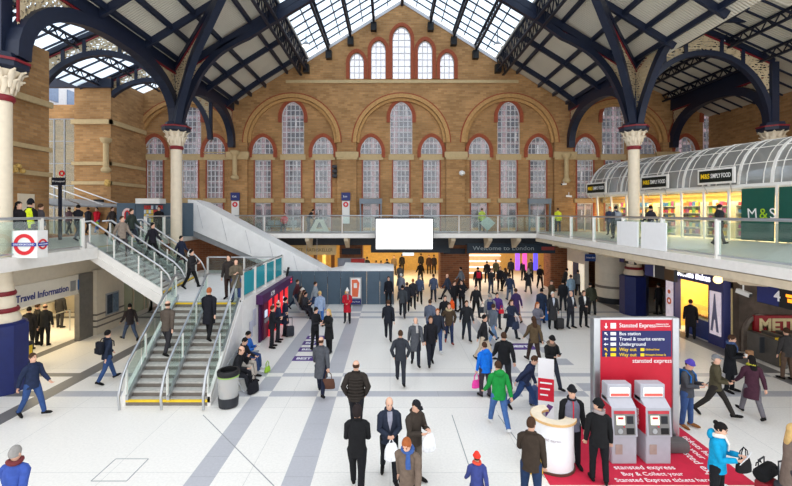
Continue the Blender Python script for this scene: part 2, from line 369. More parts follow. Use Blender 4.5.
# arch mouldings, capitals, string courses
for j, (cx, hw, zs, r) in enumerate(blind):
    m1 = MB(); m1.plate(ring(cx, hw, zs, r, .28, n=24), [], .16, XZ(YW-.33)) if abs(cx-XC) < 10 else m1.plate(ring(cx, hw, zs, 3.0, .28, n=24), [], .16, XZ(YW-.33)); m1.k = 1; m1.plate(ring(cx, hw+.28, zs, (r if abs(cx-XC) < 10 else 3.0)+.28, .09, n=24), [], .12, XZ(YW-.32))
    m1.k = 0; m1.plate(ring(cx, hw-.22, zs, (r if abs(cx-XC) < 10 else 3.0)-.22, .2, n=24), [], .2, XZ(YW-.12))
    m1.build('trim_%d' % (j+2), [ARCHB, RED], kind='structure')
mb = MB()
for p, hw in ((239, 10), (347.5, 10), (455.5, 10), (563.5, 10), (665, 10), (131, 9)):
    c = wx(p); h = hw/13; mb.box(c-h-.1, YW-.42, wz(158), c+h+.1, YW-.2, wz(152.5)); mb.box(c-h-.02, YW-.38, wz(160), c+h+.02, YW-.2, wz(158))
mb.box(wx(287), YW-.4, wz(84.5), wx(517), YW-.25, wz(81.5))
mb.box(wx(205), YW-.34, wz(153.4), wx(228), YW-.25, wz(152.5))
mb.build('trim_9', STONE, kind='structure')
# coping along the gable
mb = MB(); mb.k = 0
for sg in (-1, 1): mb.beam((XC, YW-.25, 21.75), (XC+sg*7.3, YW-.25, 21.75-.62*7.3), .2, .22)
mb.build('trim_10', LEADW, kind='structure')
# lower part of the end wall (behind the shops)
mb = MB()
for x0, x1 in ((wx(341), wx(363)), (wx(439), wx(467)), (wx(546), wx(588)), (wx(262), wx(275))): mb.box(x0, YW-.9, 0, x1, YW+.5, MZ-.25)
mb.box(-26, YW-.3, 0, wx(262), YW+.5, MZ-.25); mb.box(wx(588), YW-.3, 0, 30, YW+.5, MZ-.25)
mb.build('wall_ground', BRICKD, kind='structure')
# room behind the ground floor openings
mb = MB(); mb.box(-10, 41.6, 0, 17, 41.9, 4.2); mb.box(-10.2, YW+.5, 0, -10, 41.6, 4.2); mb.box(17, YW+.5, 0, 17.2, 41.6, 4.2); mb.box(-10, YW+.5, 3.6, 17, 41.6, 3.8)
mb.build('wall_arcade', mat((232, 196, 120), .7, name='warm_plaster'), kind='structure')
# warm downlights in the arcade
def area(x, y, z, sx, sy, power, col=(1, .82, .5), rot=(0, 0, 0)):
    l = bpy.data.lights.new('downlight', 'AREA'); l.shape = 'RECTANGLE'; l.size = sx; l.size_y = sy; l.energy = power; l.color = col
    o = bpy.data.objects.new('downlight', l); COL.objects.link(o); o.location = (x, y, z); o.rotation_euler = rot; return o
area(0, 35.5, 3.55, 6, 4, 260); area(9.5, 35.5, 3.55, 7, 4, 240, (1, .9, .7)); area(-6.3, 34.5, 3.55, 3, 3, 90)
# upper room behind the end wall windows: office facade across the street
mb = MB(); mb.box(-34, 47, 0, 40, 50, 18.6); of = mb.build('office_building', mat((178, 150, 152), .8, var=.06, scale=.5), None, 'pink stone office block seen through the end wall windows', 'building')
k = 0; mb = MB(); fl = MB()
for zz in range(12):
    for xx in range(28):
        x = -31+xx*2.45; z = .6+zz*1.45
        mb.box(x, 46.9, z, x+1.9, 47.05, z+1.08)
        if (xx+zz) % 3 == 0: fl.box(x+.9, 46.85, z, x+1.0, 46.95, z+1)
mb.build('facade_glazing', mat((52, 58, 68), .3, var=.25, scale=.25), of, kind='stuff')
fl.build('glazing_bar', WHITE, of, kind='stuff')
# ---- left wall: brick block, opening to the street, corner block
def wall_box(name, x0, y0, z0, x1, y1, z1, m): MB().box(x0, y0, z0, x1, y1, z1).build(name, m, kind='structure')
mb = MB()
mb.box(-19.2, 12, MZ, -18.1, 22.3, 14.2)
mb.box(-21.2, 28.2, MZ, -18.75, YW+.3, 14.75)
mb.build('wall_left', BRICK, kind='structure')
mb = MB()
for z in (8.86, 7.55):
    mb.box(-18.06, 12, z, -17.95, 22.35, z+.22); mb.box(-21.3, 28.05, z, -18.65, 28.2, z+.22); mb.box(-18.75, 28.05, z, -18.65, YW-.2, z+.22)
mb.box(-18.06, 12, 11.2, -17.9, 22.35, 11.5); mb.box(-21.3, 28.0, 11.6, -18.6, 28.2, 11.9); mb.box(-18.75, 28.0, 11.6, -18.6, YW-.2, 11.9)
mb.build('trim_11', STONE, kind='structure')
MB().beam((-24, 28.0, 14.3), (-18.5, 28.0, 14.3), .25, .6).build('eaves_beam', NAVY, None, 'navy beam over the brick corner block on the left', 'beam')
# street glazing in the opening
g = thing('window_60', None, None, (-22.3, 28.4, MZ), kind='structure')
mb = MB()
for x in (-23.4, -22.7, -22.0, -21.25): mb.box(x-.04, 28.36, MZ, x+.04, 28.44, 12)
for z in (6, 7.5, 9, 10.5, 12): mb.box(-23.4, 28.37, z-.03, -21.2, 28.43, z+.03)
mb.build('window_frame', GREY, g); MB().box(-23.4, 28.39, MZ, -21.2, 28.41, 12).build('glass_pane', GLASS, g)
mb = MB(); mb.box(-44, 24, 0, -36, 60, 24); st = mb.build('street_building', mat((214, 216, 220), .8, var=.06), None, 'pale street building seen through the glass on the far left', 'building')
mb = MB()
for zz in range(8):
    for yy in range(11): mb.box(-36.05, 26+yy*2.6, 2+zz*2.6, -35.9, 27.3+yy*2.6, 3.8+zz*2.6)
mb.build('facade_glazing', mat((120, 140, 170), .3), st, kind='stuff')
# far right wall
mb = MB(); mb.box(24.5, 12, 0, 25, YW, 13.6); mb.build('wall_right', BRICK, kind='structure')
# ================================================================ ROOF
def zr(x): return 21.8-.62*abs(x-XC)
mb = MB()
for sg in (-1, 1):
    for d0, d1 in ((7.15, 13.2),):
        a, b = XC+sg*d0, XC+sg*d1
        mb.prism([(a, 11.5, zr(a)+.12), (b, 11.5, zr(b)+.12), (b, YW, zr(b)+.12), (a, YW, zr(a)+.12)], (0, 0, .12))
mb.build('ceiling', PANEL, kind='structure')
mb = MB()
for sg in (-1, 1):
    a, b = XC, XC+sg*7.2; mb.prism([(a, 11.5, zr(a)+.35), (b, 11.5, zr(b)+.35), (b, YW-.3, zr(b)+.35), (a, YW-.3, zr(a)+.35)], (0, 0, .02))
sk = mb.build('window_70', SKYG, kind='structure')
mb = MB()
for sg in (-1, 1):
    y = 12.
    while y < YW-.4:
        mb.beam((XC, y, zr(XC)+.3), (XC+sg*7.2, y, zr(XC+7.2)+.3), .07, .08); y += 1.02
    for d in (1.1, 3.0, 4.7, 6.4): mb.beam((XC+sg*d, 11.5, zr(XC+d)+.27), (XC+sg*d, YW-.3, zr(XC+d)+.27), .06, .08)
mb.build('glazing_bar', NAVY, sk)
# beams
def lattice(mb, p, q, depth, n, t=.07):   # lattice girder with flanges and zigzag web
    p, q = Vector(p), Vector(q); dz = Vector((0, 0, depth))
    mb.beam(p, q, .16, .1); mb.beam(p-dz, q-dz, .16, .1)
    for i in range(n):
        a = p+(q-p)*i/n; b = p+(q-p)*(i+1)/n; m = (a+b)/2
        mb.beam(a, m-dz, t, t); mb.beam(m-dz, b, t, t)
purl = []
for sg in (-1, 1):
    for d in (2.15, 3.9, 5.55, 7.25):
        mb = MB(); x = XC+sg*d; z = zr(x)+.1
        lattice(mb, (x, 12, z), (x, YW-.3, z), .55 if d < 7 else .95, 26, .06)
        if d > 7: lattice(mb, (x+sg*.45, 12, z-.3), (x+sg*.45, YW-.3, z-.3), .95, 26, .06)
        o = mb.build('roof_purlin', NAVYD, None, 'lattice roof purlin under the %s glazing, %s' % ('left' if sg < 0 else 'right', {2.15: 'nearest the ridge', 3.9: 'second from the ridge', 5.55: 'third from the ridge', 7.25: 'paired along the edge of the glass'}[d]), 'beam', 'lattice purlins under the roof glazing')
        MB().box(x-.22, YW-.75, z-1.15, x+.22, YW-.3, z-.55).build('wall_bracket', BLACK, o)
mb = MB(); mb.beam((XC, 12, 21.6), (XC, YW-.3, 21.6), .2, .4); mb.build('ridge_beam', NAVYD, None, 'dark ridge beam at the top of the glazed roof', 'beam')
for sg in (-1, 1):
    for d in (8.75, 10.4, 11.5, 12.5):
        x = XC+sg*d; MB().beam((x, 12, zr(x)-.02), (x, YW-.3, zr(x)-.02), .14, .26).build('roof_purlin', NAVY, None, 'solid navy purlin on the %s roof lining, number %s from the glazing' % ('left' if sg < 0 else 'right', {8.75: 'one', 10.4: 'two', 11.5: 'three', 12.5: 'four'}[d]), 'beam', 'solid purlins on the roof lining')
for sg, sd in ((-1, 'left'), (1, 'right')):
    for y in (17.2, 20.4, 27.1, 30.6):
        a, b = XC+sg*7.2, XC+sg*12.9
        if y > 24: pts = [(a+(b-a)*t, y, zr(a+(b-a)*t)-.05-.55*max(0, t-.55)*t) for t in [i/8 for i in range(9)]]
        else: pts = [(a, y, zr(a)-.05), (b, y, zr(b)-.05)]
        MB().strip(pts, .16, .34, (0, 1, 0)).build('roof_rafter', NAVY, None, 'navy rafter crossing the %s roof lining, %s' % (sd, {17.2: 'nearest the viewer', 20.4: 'second from the viewer', 27.1: 'between the column and the end wall', 30.6: 'nearest the end wall'}[y]), 'beam', 'rafters on the roof lining')
DIAG = ((.2, 0), (.45, .7), (.87, 1.45), (1.93, 2.9), (3.36, 4.0), (4.5, 4.85))
def prof_of(P, n=4):   # smooth curve through profile points
    out = []
    for i in range(len(P)-1):
        p0, p1, p2, p3 = [Vector(P[max(0, min(len(P)-1, j))]) for j in (i-1, i, i+1, i+2)]
        for k in range(n):
            t = k/n; q = .5*((2*p1)+(p2-p0)*t+(2*p0-5*p1+4*p2-p3)*t*t+(3*p1-p0-3*p2+p3)*t**3); out.append((q.x, q.y))
    return out+[P[-1]]
# principal truss over the second pair of columns
CZ = 10.62      # top of the capitals
for sg, xc, sd in ((-1, XL, 'left'), (1, XR, 'right')):
    root = thing('roof_arch', 'principal navy roof arch springing from the %s column up to the ridge' % sd, 'roof arch', (xc, Y2, CZ))
    mb = MB(); pts = []
    xe = xc-sg*4.0
    for x_, z_ in prof_of(((.22, 0), (.42, .75), (.78, 1.74), (1.4, 2.95), (2.3, 3.98), (3.3, 4.62), (4.0, 4.95))): pts.append((xc-sg*x_, Y2, CZ+z_))
    n = 8
    for i in range(1, n+1):
        x = xe+(XC-xe)*i/n; pts.append((x, Y2, zr(x)-.65-.1*sin(pi*i/n)))
    mb.strip(pts, .3, .34, (0, 1, 0)); mb.build('rib', NAVY, root, smooth=False)
    # principal rafter above
    MB().beam((xc, Y2, zr(xc)-.22), (XC, Y2, zr(XC)-.35), .3, .38).build('principal_rafter', NAVY, root)
    # fretwork spandrel between rib and rafter
    inn = [(p[0], p[2]) for p in pts[:len(pts)-n]]; poly = inn+[(xe, zr(xe)-.4), (xc-sg*.1, zr(xc)-.45)]
    MB().plate(poly, [], .05, XZ(Y2)).build('fretwork_spandrel', FRET, root)
    m2 = MB(); m2.beam((xc-sg*.1, Y2-.03, zr(xc)-.46), (xe, Y2-.03, zr(xe)-.46), .05, .05); m2.beam((xc-sg*.16, Y2-.03, CZ+1), (xc-sg*.16, Y2-.03, zr(xc)-.4), .05, .05); m2.build('red_edging', CRIM, root)
    # diagonal brace leaning out toward the viewer
    q = thing('diagonal_brace', 'curved navy brace fanning forward from the %s column to the roof' % sd, 'roof brace', (xc, Y2, CZ))
    pts = []; st = []
    L = 4.4
    for k, z_ in prof_of(DIAG): pts.append((xc-sg*(k*.98+.05), Y2-.2-k, CZ+z_))
    MB().strip(pts, .34, .36, Vector((1, -sg*1., 0)).normalized()).build('rib', NAVY, q)
    MB().beam((xc, Y2-.15, zr(xc)-.1), (xc-sg*L, Y2-.2-L, CZ+5.05), .24, .24).build('valley_beam', NAVY, q)
    u = Vector((-sg, -1, 0)).normalized(); Mx = frame((xc, Y2-.15, 0), u, (0, 0, 1))
    pl = [((Vector(p)-Vector((xc, Y2-.15, 0))).dot(u), p[2]) for p in pts]+[(0.05, zr(xc)-.1)]
    MB().plate(pl, [], .05, Mx).build('fretwork_spandrel', FRET, q)
    m2 = MB(); v = Vector((0, 0, -.18)); m2.beam(Vector((xc, Y2-.2, zr(xc)-.1))+v, Vector((xc-sg*L, Y2-.25-L, CZ+5.05))+v, .06, .06); m2.build('red_edging', CRIM, q)
# second brace of the right column, fanning to the side of the crossing
q = thing('diagonal_brace', 'curved navy brace fanning to the right from the right column', 'roof brace', (XR, Y2, CZ))
pts = [(XR+.05, Y2-.2-k, CZ+z_) for k, z_ in prof_of(DIAG)]
MB().strip(pts, .34, .36, (1, 0, 0)).build('rib', NAVY, q)
MB().beam((XR, Y2-.1, 13.7), (XR+.05, Y2-4.7, 15.65), .24, .24).build('valley_beam', NAVY, q)
MB().plate([(-(p[1]), p[2]) for p in pts]+[(-(Y2-.1), 13.7)], [], .05, frame((XR, 0, 0), (0, -1, 0), (0, 0, 1))).build('fretwork_spandrel', FRET, q)
m2 = MB(); m2.beam((XR, Y2-.15, 13.5), (XR+.05, Y2-4.7, 15.45), .06, .06); m2.build('red_edging', CRIM, q)
# crossing roof over the right side, its purlins run across
mb = MB(); mb.prism([(XR, Y2, 13.9), (XR+3.9, Y2, 16.3), (XR+3.9, 12.5, 21.5), (XR-9, 12.5, 21.5), (XR-9, 14.3, 19.9)], (0, 0, .12)); mb.prism([(XR+3.9, Y2, 16.3), (26, Y2, 16.3), (26, 12.5, 21.5), (XR+3.9, 12.5, 21.5)], (0, 0, .12))
mb.plate([(XR, 13.6), (17.6, 15.95), (21.6, 14.15), (26, 14.0), (26, 17.0), (XR+3.9, 17.0), (XR, 14.4)], [], .08, XZ(Y2+.25)); mb.build('ceiling_crossing', PANEL, kind='structure')
o = thing('rooflight', 'small bright rooflight box in the roof above the right aisle arch', 'rooflight', (19.6, Y2-.3, 15.4))
a_, b_ = W(727, 40, Y2-.2), W(753, 24, Y2-.2); MB().box(a_.x, Y2-.1, a_.z, b_.x, Y2-.05, b_.z).build('daylight_glow_glazing', mat((236, 242, 250), .4, emit=.9), o); m = MB()  # pane emits in place of daylight; the infill behind it is solid
for i in range(6): m.box(a_.x+(b_.x-a_.x)*i/5-.03, Y2-.2, a_.z-.1, a_.x+(b_.x-a_.x)*i/5+.03, Y2-.1, b_.z+.1)
m.box(a_.x, Y2-.2, b_.z, b_.x, Y2-.1, b_.z+.1); m.box(a_.x, Y2-.2, a_.z-.1, b_.x, Y2-.1, a_.z); m.build('frame', NAVYD, o)
for i, (yy, x0) in enumerate(((22.0, XR-1.6), (20.9, XR-2.6), (19.6, XR-3.8))):
    z = 16.25+.47*(Y2-yy)-.12 if i else 15.9; MB().beam((XR+.3 if i < 1 else x0, yy, z-(.8 if i else .2)), (26, yy, z), .16, .26).build('roof_purlin', NAVY, None, 'navy purlin running across the right crossing roof, %s' % ('lowest', 'middle', 'highest')[i], 'beam', 'purlins of the crossing roof')
MB().strip([(XR+1.4+.5*i, 19.2, 14.9+.85*sin(min(1, i/5)*pi/2)) for i in range(24)], .3, .4, (0, 1, 0)).build('roof_rib', NAVY, None, 'low navy arched rib at the top right of the crossing roof', 'beam')
# longitudinal girders with arches
def long_arch(x, ya, yb, half, label, spand=(True, True)):
    root = thing('longitudinal_arch', label, 'roof arch', (x, (ya+yb)/2, CZ))
    c = (ya+yb)/2; hw = abs(yb-ya)/2-.15; zs = CZ; r = 13.15-CZ
    r = 2.75
    ex = lambda y: zs+r*(max(0, 1-abs((y-c)/hw)**2.3))**(1/2.3)
    ys = [c-hw*cos(pi*k/24) for k in range(25)]
    MB().strip([(x, y, ex(y)) for y in ys], .46, .5, (1, 0, 0)).build('rib', NAVY, root)
    MB().box(x-.14, ya, 13.45, x+.14, yb, 14.35).build('girder', NAVY, root)
    m = MB(); lattice(m, (x, ya, 14.75), (x, yb, 14.75), .4, 20, .06); m.build('lattice_rail', NAVYD, root)
    for side in (0, 1):
        if not spand[side]: continue
        yy = [y for y in ys if (y <= c-.6 if side == 0 else y >= c+.6)]
        top = [(yy[-1], 13.45), (yy[0], 13.45)] if side == 0 else [(yy[-1], 13.45), (yy[0], 13.45)]
        MB().plate([(y, ex(y)) for y in yy]+top, [], .05, YZl(x)).build('fretwork_spandrel', FRET, root)
        e = MB()
        for dx in (-.06, .06): e.box(x+dx-.03, min(yy), 13.36, x+dx+.03, max(yy), 13.45)
        y0 = min(yy) if side == 0 else max(yy); e.box(x-.035, y0-.03, CZ+1.2, x+.035, y0+.03, 13.4); e.build('red_edging', CRIM, root)
    return root
long_arch(XL, Y1, Y2, 1, 'navy arch and girder between the near and far left columns')
long_arch(XL, Y2, YW-.3, 1, 'navy arch between the far left column and the end wall')
long_arch(XR, Y2, YW-.3, 1, 'navy arch between the right column and the end wall')
long_arch(21.5, Y2, YW-.3, 1, 'navy arch behind the shop dome on the outer right column')
# aisle arches with the polygonal fretwork top
def aisle(x0, x1, y, label):
    root = thing('aisle_arch', label, 'roof arch', ((x0+x1)/2, y, CZ)); c = (x0+x1)/2; hw = (x1-x0)/2-.15; r = 4.0
    xs = [c-hw*cos(pi*k/24) for k in range(25)]; ez = lambda x: CZ+r*math.sqrt(max(0, 1-((x-c)/hw)**2))
    MB().strip([(x, y, ez(x)) for x in xs], .3, .3, (0, 1, 0)).build('rib', NAVY, root)
    gz = lambda x: 15.85-.44*abs(x-c)
    MB().strip([(x0, y, gz(x0)), (c-1.2, y, 15.5), (c, y, 15.95), (c+1.2, y, 15.5), (x1, y, gz(x1))], .26, .3, (0, 1, 0)).build('gable_beam', NAVY, root)
    cut = [x0+.12, c-2.2, c-1.0, c+1.0, c+2.2, x1-.12]
    for i in range(5):
        a, b = cut[i]+.08, cut[i+1]-.08; n = 8; xx = [a+(b-a)*k/n for k in range(n+1)]
        low = [(x, ez(x)+.14) if abs(x-c) < hw else (x, CZ+.3) for x in xx]; up = [(x, gz(x)-.12) for x in reversed(xx)]
        MB().plate(low+up, [], .05, XZ(y)).build('fretwork_panel', FRET, root)
        e = MB(); e.strip([(x, y-.05, gz(x)-.17) for x in xx], .05, .07, (0, 1, 0)); e.build('red_edging', CRIM, root)
    for x in cut: MB().beam((x, y, (ez(x) if abs(x-c) < hw else CZ)), (x*1.0, y, gz(x)), .2, .16).build('strut', NAVY, root)
    return root
aisle(-20.3, XL, Y2, 'navy aisle arch with cream fretwork left of the far left column')
aisle(-20.3, XL, 28.4, 'second navy aisle arch beside the brick corner block on the left')
aisle(XR, 21.5, Y2, 'navy aisle arch with cream fretwork over the shop on the right')
# aisle roofs
for c, x0, x1, nm, sgn in ((-16.15, -20.8, XL+.1, 'ceiling_left', -1), (17.6, XR-.1, 24.5, 'ceiling_right', 1)):
    mb = MB(); gl = MB()
    for a, b in ((x0, c), (c, x1)):
        za, zb = 16.1-.44*abs(a-c), 16.1-.44*abs(b-c)
        for ya, yb in ((12, 20), (20, 23.9), (23.9, 28.4), (28.4, YW)):
            glazed = (sgn < 0 and ya >= 18) or (sgn > 0 and ya == 20 and a < c-1)
            if sgn > 0 and ya < 19: continue
            tgt = gl if glazed else mb
            if sgn > 0 and glazed:
                f = lambda t: (a+(b-a)*t, za+(zb-za)*t)
                p, q = f(.45), f(.95)
                gl.prism([(p[0], ya+.5, p[1]), (q[0], ya+.5, q[1]), (q[0], yb-.3, q[1]), (p[0], yb-.3, p[1])], (0, 0, .04))
                tgt = mb
                p = f(.45); mb.prism([(a, ya, za), (p[0], ya, p[1]), (p[0], yb, p[1]), (a, yb, za)], (0, 0, .1)); continue
            tgt.prism([(a, ya, za), (b, ya, zb), (b, yb, zb), (a, yb, za)], (0, 0, .08))
    if mb.v: mb.build(nm, PANEL, kind='structure')
    gl.build('window_%d' % (80+sgn), SKYD, kind='structure')
    bb = MB()
    for i in range(14):
        y = 19.2+i*1.0
        if y > YW-.2: break
        bb.beam((x0, y, 16.02-.44*abs(x0-c)), (c, y, 16.02), .06, .1); bb.beam((c, y, 16.02), (x1, y, 16.02-.44*abs(x1-c)), .06, .1)
    bb.build('trim_%d' % (30+sgn), NAVY, kind='structure')
    for i, (k, d) in enumerate(((-1, 3.2), (-1, 1.4), (1, 1.4), (1, 3.2))):
        m = MB(); x = c+k*d; lattice(m, (x, 19, 16-.44*d), (x, YW-.3, 16-.44*d), .45, 18, .05)
        m.build('roof_purlin', NAVYD, None, 'lattice purlin in the %s aisle roof, %s' % ('left' if sgn < 0 else 'right', ('outermost on its left slope', 'inner one on its left slope', 'inner one on its right slope', 'outermost on its right slope')[i]), 'beam', 'lattice purlins of the aisle roofs')
# ================================================================ COLUMNS
def column(x, y, label, base_z):
    c = thing('iron_column', label, 'column', (x, y, base_z))
    MB().lathe([(.30, 0), (.29, 9.25)], (x, y, 0) if base_z == 0 else (x, y, 0), 24).build('shaft', CREAM, c, smooth=True)
    m = MB(); m.lathe([(.33, 9.2), (.37, 9.26), (.37, 9.34), (.33, 9.4)], (x, y, 0), 24); m.build('necking_ring', CRIM, c, smooth=True)
    m = MB(); m.lathe([(.30, 9.38), (.32, 9.7), (.42, 10.0), (.56, 10.16)], (x, y, 0), 24)
    for r0, z0, hh, n, ph in ((.34, 9.45, .5, 10, 0), (.42, 9.62, .62, 10, pi/10)):
        for k in range(n):
            a = 2*pi*k/n+ph; d = Vector((cos(a), sin(a), 0)); o = Vector((x, y, 0))
            m.tube([o+d*r0+Vector((0, 0, z0)), o+d*(r0+.05)+Vector((0, 0, z0+hh*.5)), o+d*(r0+.14)+Vector((0, 0, z0+hh*.85)), o+d*(r0+.26)+Vector((0, 0, z0+hh*.93))], [(.04, .03), (.10, .04), (.085, .04), (.03, .03)], 6)
    m.build('leaf_capital', CREAM, c, smooth=True)
    m = MB(); m.k = 0; m.lathe([(.56, 10.16), (.74, 10.26), (.74, 10.42)], (x, y, 0), 8, pi/8); m.k = 1; m.lathe([(.78, 10.42), (.78, 10.50)], (x, y, 0), 8, pi/8); m.k = 0; m.lathe([(.62, 10.5), (.55, 10.7)], (x, y, 0), 8, pi/8)
    m.build('abacus', [NAVY, CRIM], c)
    m = MB(); m.box(x-.2, y-.2, 10.5, x+.2, y+.2, 14.1); m.build('post', NAVY, c)
    m = MB(); m.lathe([(.5, 2.15), (.52, 2.3), (.40, 2.55), (.36, 3.0), (.31, 3.4)], (x, y, 0), 24); m.build('moulded_base', CREAM, c, smooth=True)
    m = MB(); m.lathe([(.46, 2.5), (.48, 2.56), (.44, 2.64)], (x, y, 0), 24); m.lathe([(.38, 3.02), (.40, 3.08), (.37, 3.16)], (x, y, 0), 24); m.build('red_band', CRIM, c, smooth=True)
    MB().lathe([(.72, 0), (.72, 2.12), (.6, 2.2)], (x, y, 0), 8, pi/8).build('plinth', mat((22, 34, 92), .35, var=.1, name='blue_plinth'), c)
    return c
column(XL-.42, Y1, 'cream iron column with octagonal blue plinth at the left picture edge', 0)
column(XL, Y2, 'cream iron column rising behind the left stairs', 0)
column(XR, Y2, 'cream iron column on the right in front of the food shop', 0)
column(21.5, Y2, 'outer iron column half hidden behind the shop dome', 0)
# stone corbels on the brick that carry the roof
def corbel(x, y, z, label, h=1.7):
    m = MB(); m.lathe([(.16, z-h), (.3, z-h+.12), (.3, z-h+.25), (.17, z-h+.4), (.17, z-.35), (.32, z-.2), (.36, z)], (x, y, 0), 14)
    m.build('stone_corbel', STONE, None, label, 'corbel', 'stone corbels under the roof arches', smooth=True)
corbel(wx(237.5), YW-.55, wz(152), 'long stone corbel on the end wall pier left of the middle', 2.2)
corbel(wx(563.5), YW-.55, wz(155), 'long stone corbel on the end wall pier right of the middle', 2.2)
corbel(-20.3, Y2-1.6, CZ+.1, 'stone corbel on the left brick block'); corbel(-18.9, 27.95, CZ, 'slim stone corbel on the brick corner block', 2.3)
# ================================================================ UPPER WALKWAYS
FASC = mat((232, 228, 222), .5, var=.04, name='white_fascia')
SOFF = mat((206, 190, 164), .7, var=.06, name='beige_soffit')
DECK = mat((200, 196, 190), .5, var=.05, name='deck_paving')
mb = MB(); mb.box(-11.2, 28.3, 3.95, 10.4, YW, MZ); mb.build('floor_upper_back', DECK, kind='structure')
mb = MB(); mb.box(-11.2, 28.18, 3.98, 10.0, 28.3, MZ+.02); mb.build('trim_12', FASC, kind='structure')
mb = MB(); mb.box(9.9, 7, 3.95, 22, YW, MZ); mb.build('floor_upper_right', DECK, kind='structure')
mb = MB(); mb.box(9.78, 7, 4.0, 9.92, 28.3, MZ+.02); mb.k = 1; mb.box(10.0, 7, 3.72, 10.3, 28.0, 3.95); mb.k = 1; mb.beam((9.86, 7, 3.86), (9.86, 28.3, 3.86), .1, .22)
mb.build('trim_13', [FASC, SOFF], kind='structure')
mb = MB(); mb.prism([(-19, 8, 3.95), (-11.75, 8, 3.95), (-11.75, 16.75, 3.95), (-12.6, 21.5, 3.95), (-12.4, 22.2, 3.95), (-12.4, 28.3, 3.95), (-11.2, 28.3, 3.95), (-11.2, YW, 3.95), (-19, YW, 3.95)], (0, 0, .3))
mb.build('floor_upper_left', DECK, kind='structure')
mb = MB(); mb.box(-11.75, 8, 3.85, -11.62, 16.7, MZ+.03); mb.build('trim_14', FASC, kind='structure')
# cast brackets under the walkways
for i, x in enumerate((wx(309), wx(347), wx(390), wx(452), wx(488), wx(516))):
    x *= .9; MB().prism([(x-.14, 28.4, 3.97), (x-.14, 28.4, 3.78), (x-.14, 29.6, 3.2), (x-.14, 29.9, 3.97)], (.28, 0, 0)).build('deck_bracket', SOFF, None, 'beige bracket under the back walkway, ' + ('above the sandwich shop sign', 'above the brick pier left of the screen', 'behind the white screen', 'right of the screen', 'above the word Welcome', 'above the word London')[i], 'bracket', 'brackets under the back walkway')
for i, y in enumerate((25.6, 22.9, 20.2, 17.6, 15.0, 12.4)):
    m = MB(); m.tube([(10.0, y, 3.88), (10.35, y, 3.6), (11.6, y, 3.5)], .07, 8); m.box(9.95, y-.18, 3.64, 10.25, y+.18, 3.97)
    m.build('deck_bracket', SOFF, None, 'cream bracket under the right walkway, %s from the back corner' % ('first', 'second', 'third', 'fourth', 'fifth', 'sixth')[i], 'bracket', 'brackets under the right walkway')
def balustrade(label, pts, step, h=1.22, base=0.0, panel=GLASS, tilt=0.0, postw=.15):
    """posts, glass panes and a handrail along a path of floor points"""
    pts = [Vector(p) for p in pts]; root = thing('glass_balustrade', label, 'balustrade', pts[0])
    k = 0
    for a, b in zip(pts[:-1], pts[1:]):
        L = (b-a).length; n = max(1, round(L/step)); d = (b-a)/n; dn = d.normalized()
        for i in range(n+(1 if b == pts[-1] else 0)):
            p = a+d*i; m = MB(); m.beam(p+Vector((0, 0, -.22)), p+Vector((0, 0, h)), postw, .06, dn); m.build('post', FASC, root)
        for i in range(n):
            p, q = a+d*i+dn*.07, a+d*(i+1)-dn*.07
            z0, z1 = Vector((0, 0, .1)), Vector((0, 0, h-.1)); nn = dn.cross(Vector((0, 0, 1))).normalized()*.012
            MB().prism([p+z0, q+z0, q+z1, p+z1], nn).build('glass_pane', panel, root)
    m = MB(); m.tube([p+Vector((0, 0, h)) for p in pts], .045, 8); m.build('handrail', STEEL, root, smooth=True)
    m = MB(); m.tube([p+Vector((0, 0, .12)) for p in pts], .03, 6); m.build('lower_rail', STEEL, root)
    return root
balustrade('glass balustrade along the back walkway below the brick wall', [(-11.1, 28.35, MZ), (9.9, 28.35, MZ)], 2.75)
balustrade('long glass balustrade along the right walkway by the food shop', [(9.95, 28.2, MZ), (9.95, 7.6, MZ)], 2.65)
balustrade('glass balustrade on the left walkway above the travel office', [(-11.72, 12.2, MZ), (-11.72, 16.0, MZ)], 1.9)
balustrade('glass balustrade on the left walkway between stairs and escalator hoarding', [(-12.75, 21.9, MZ), (-12.5, 25.0, MZ)], 1.5)
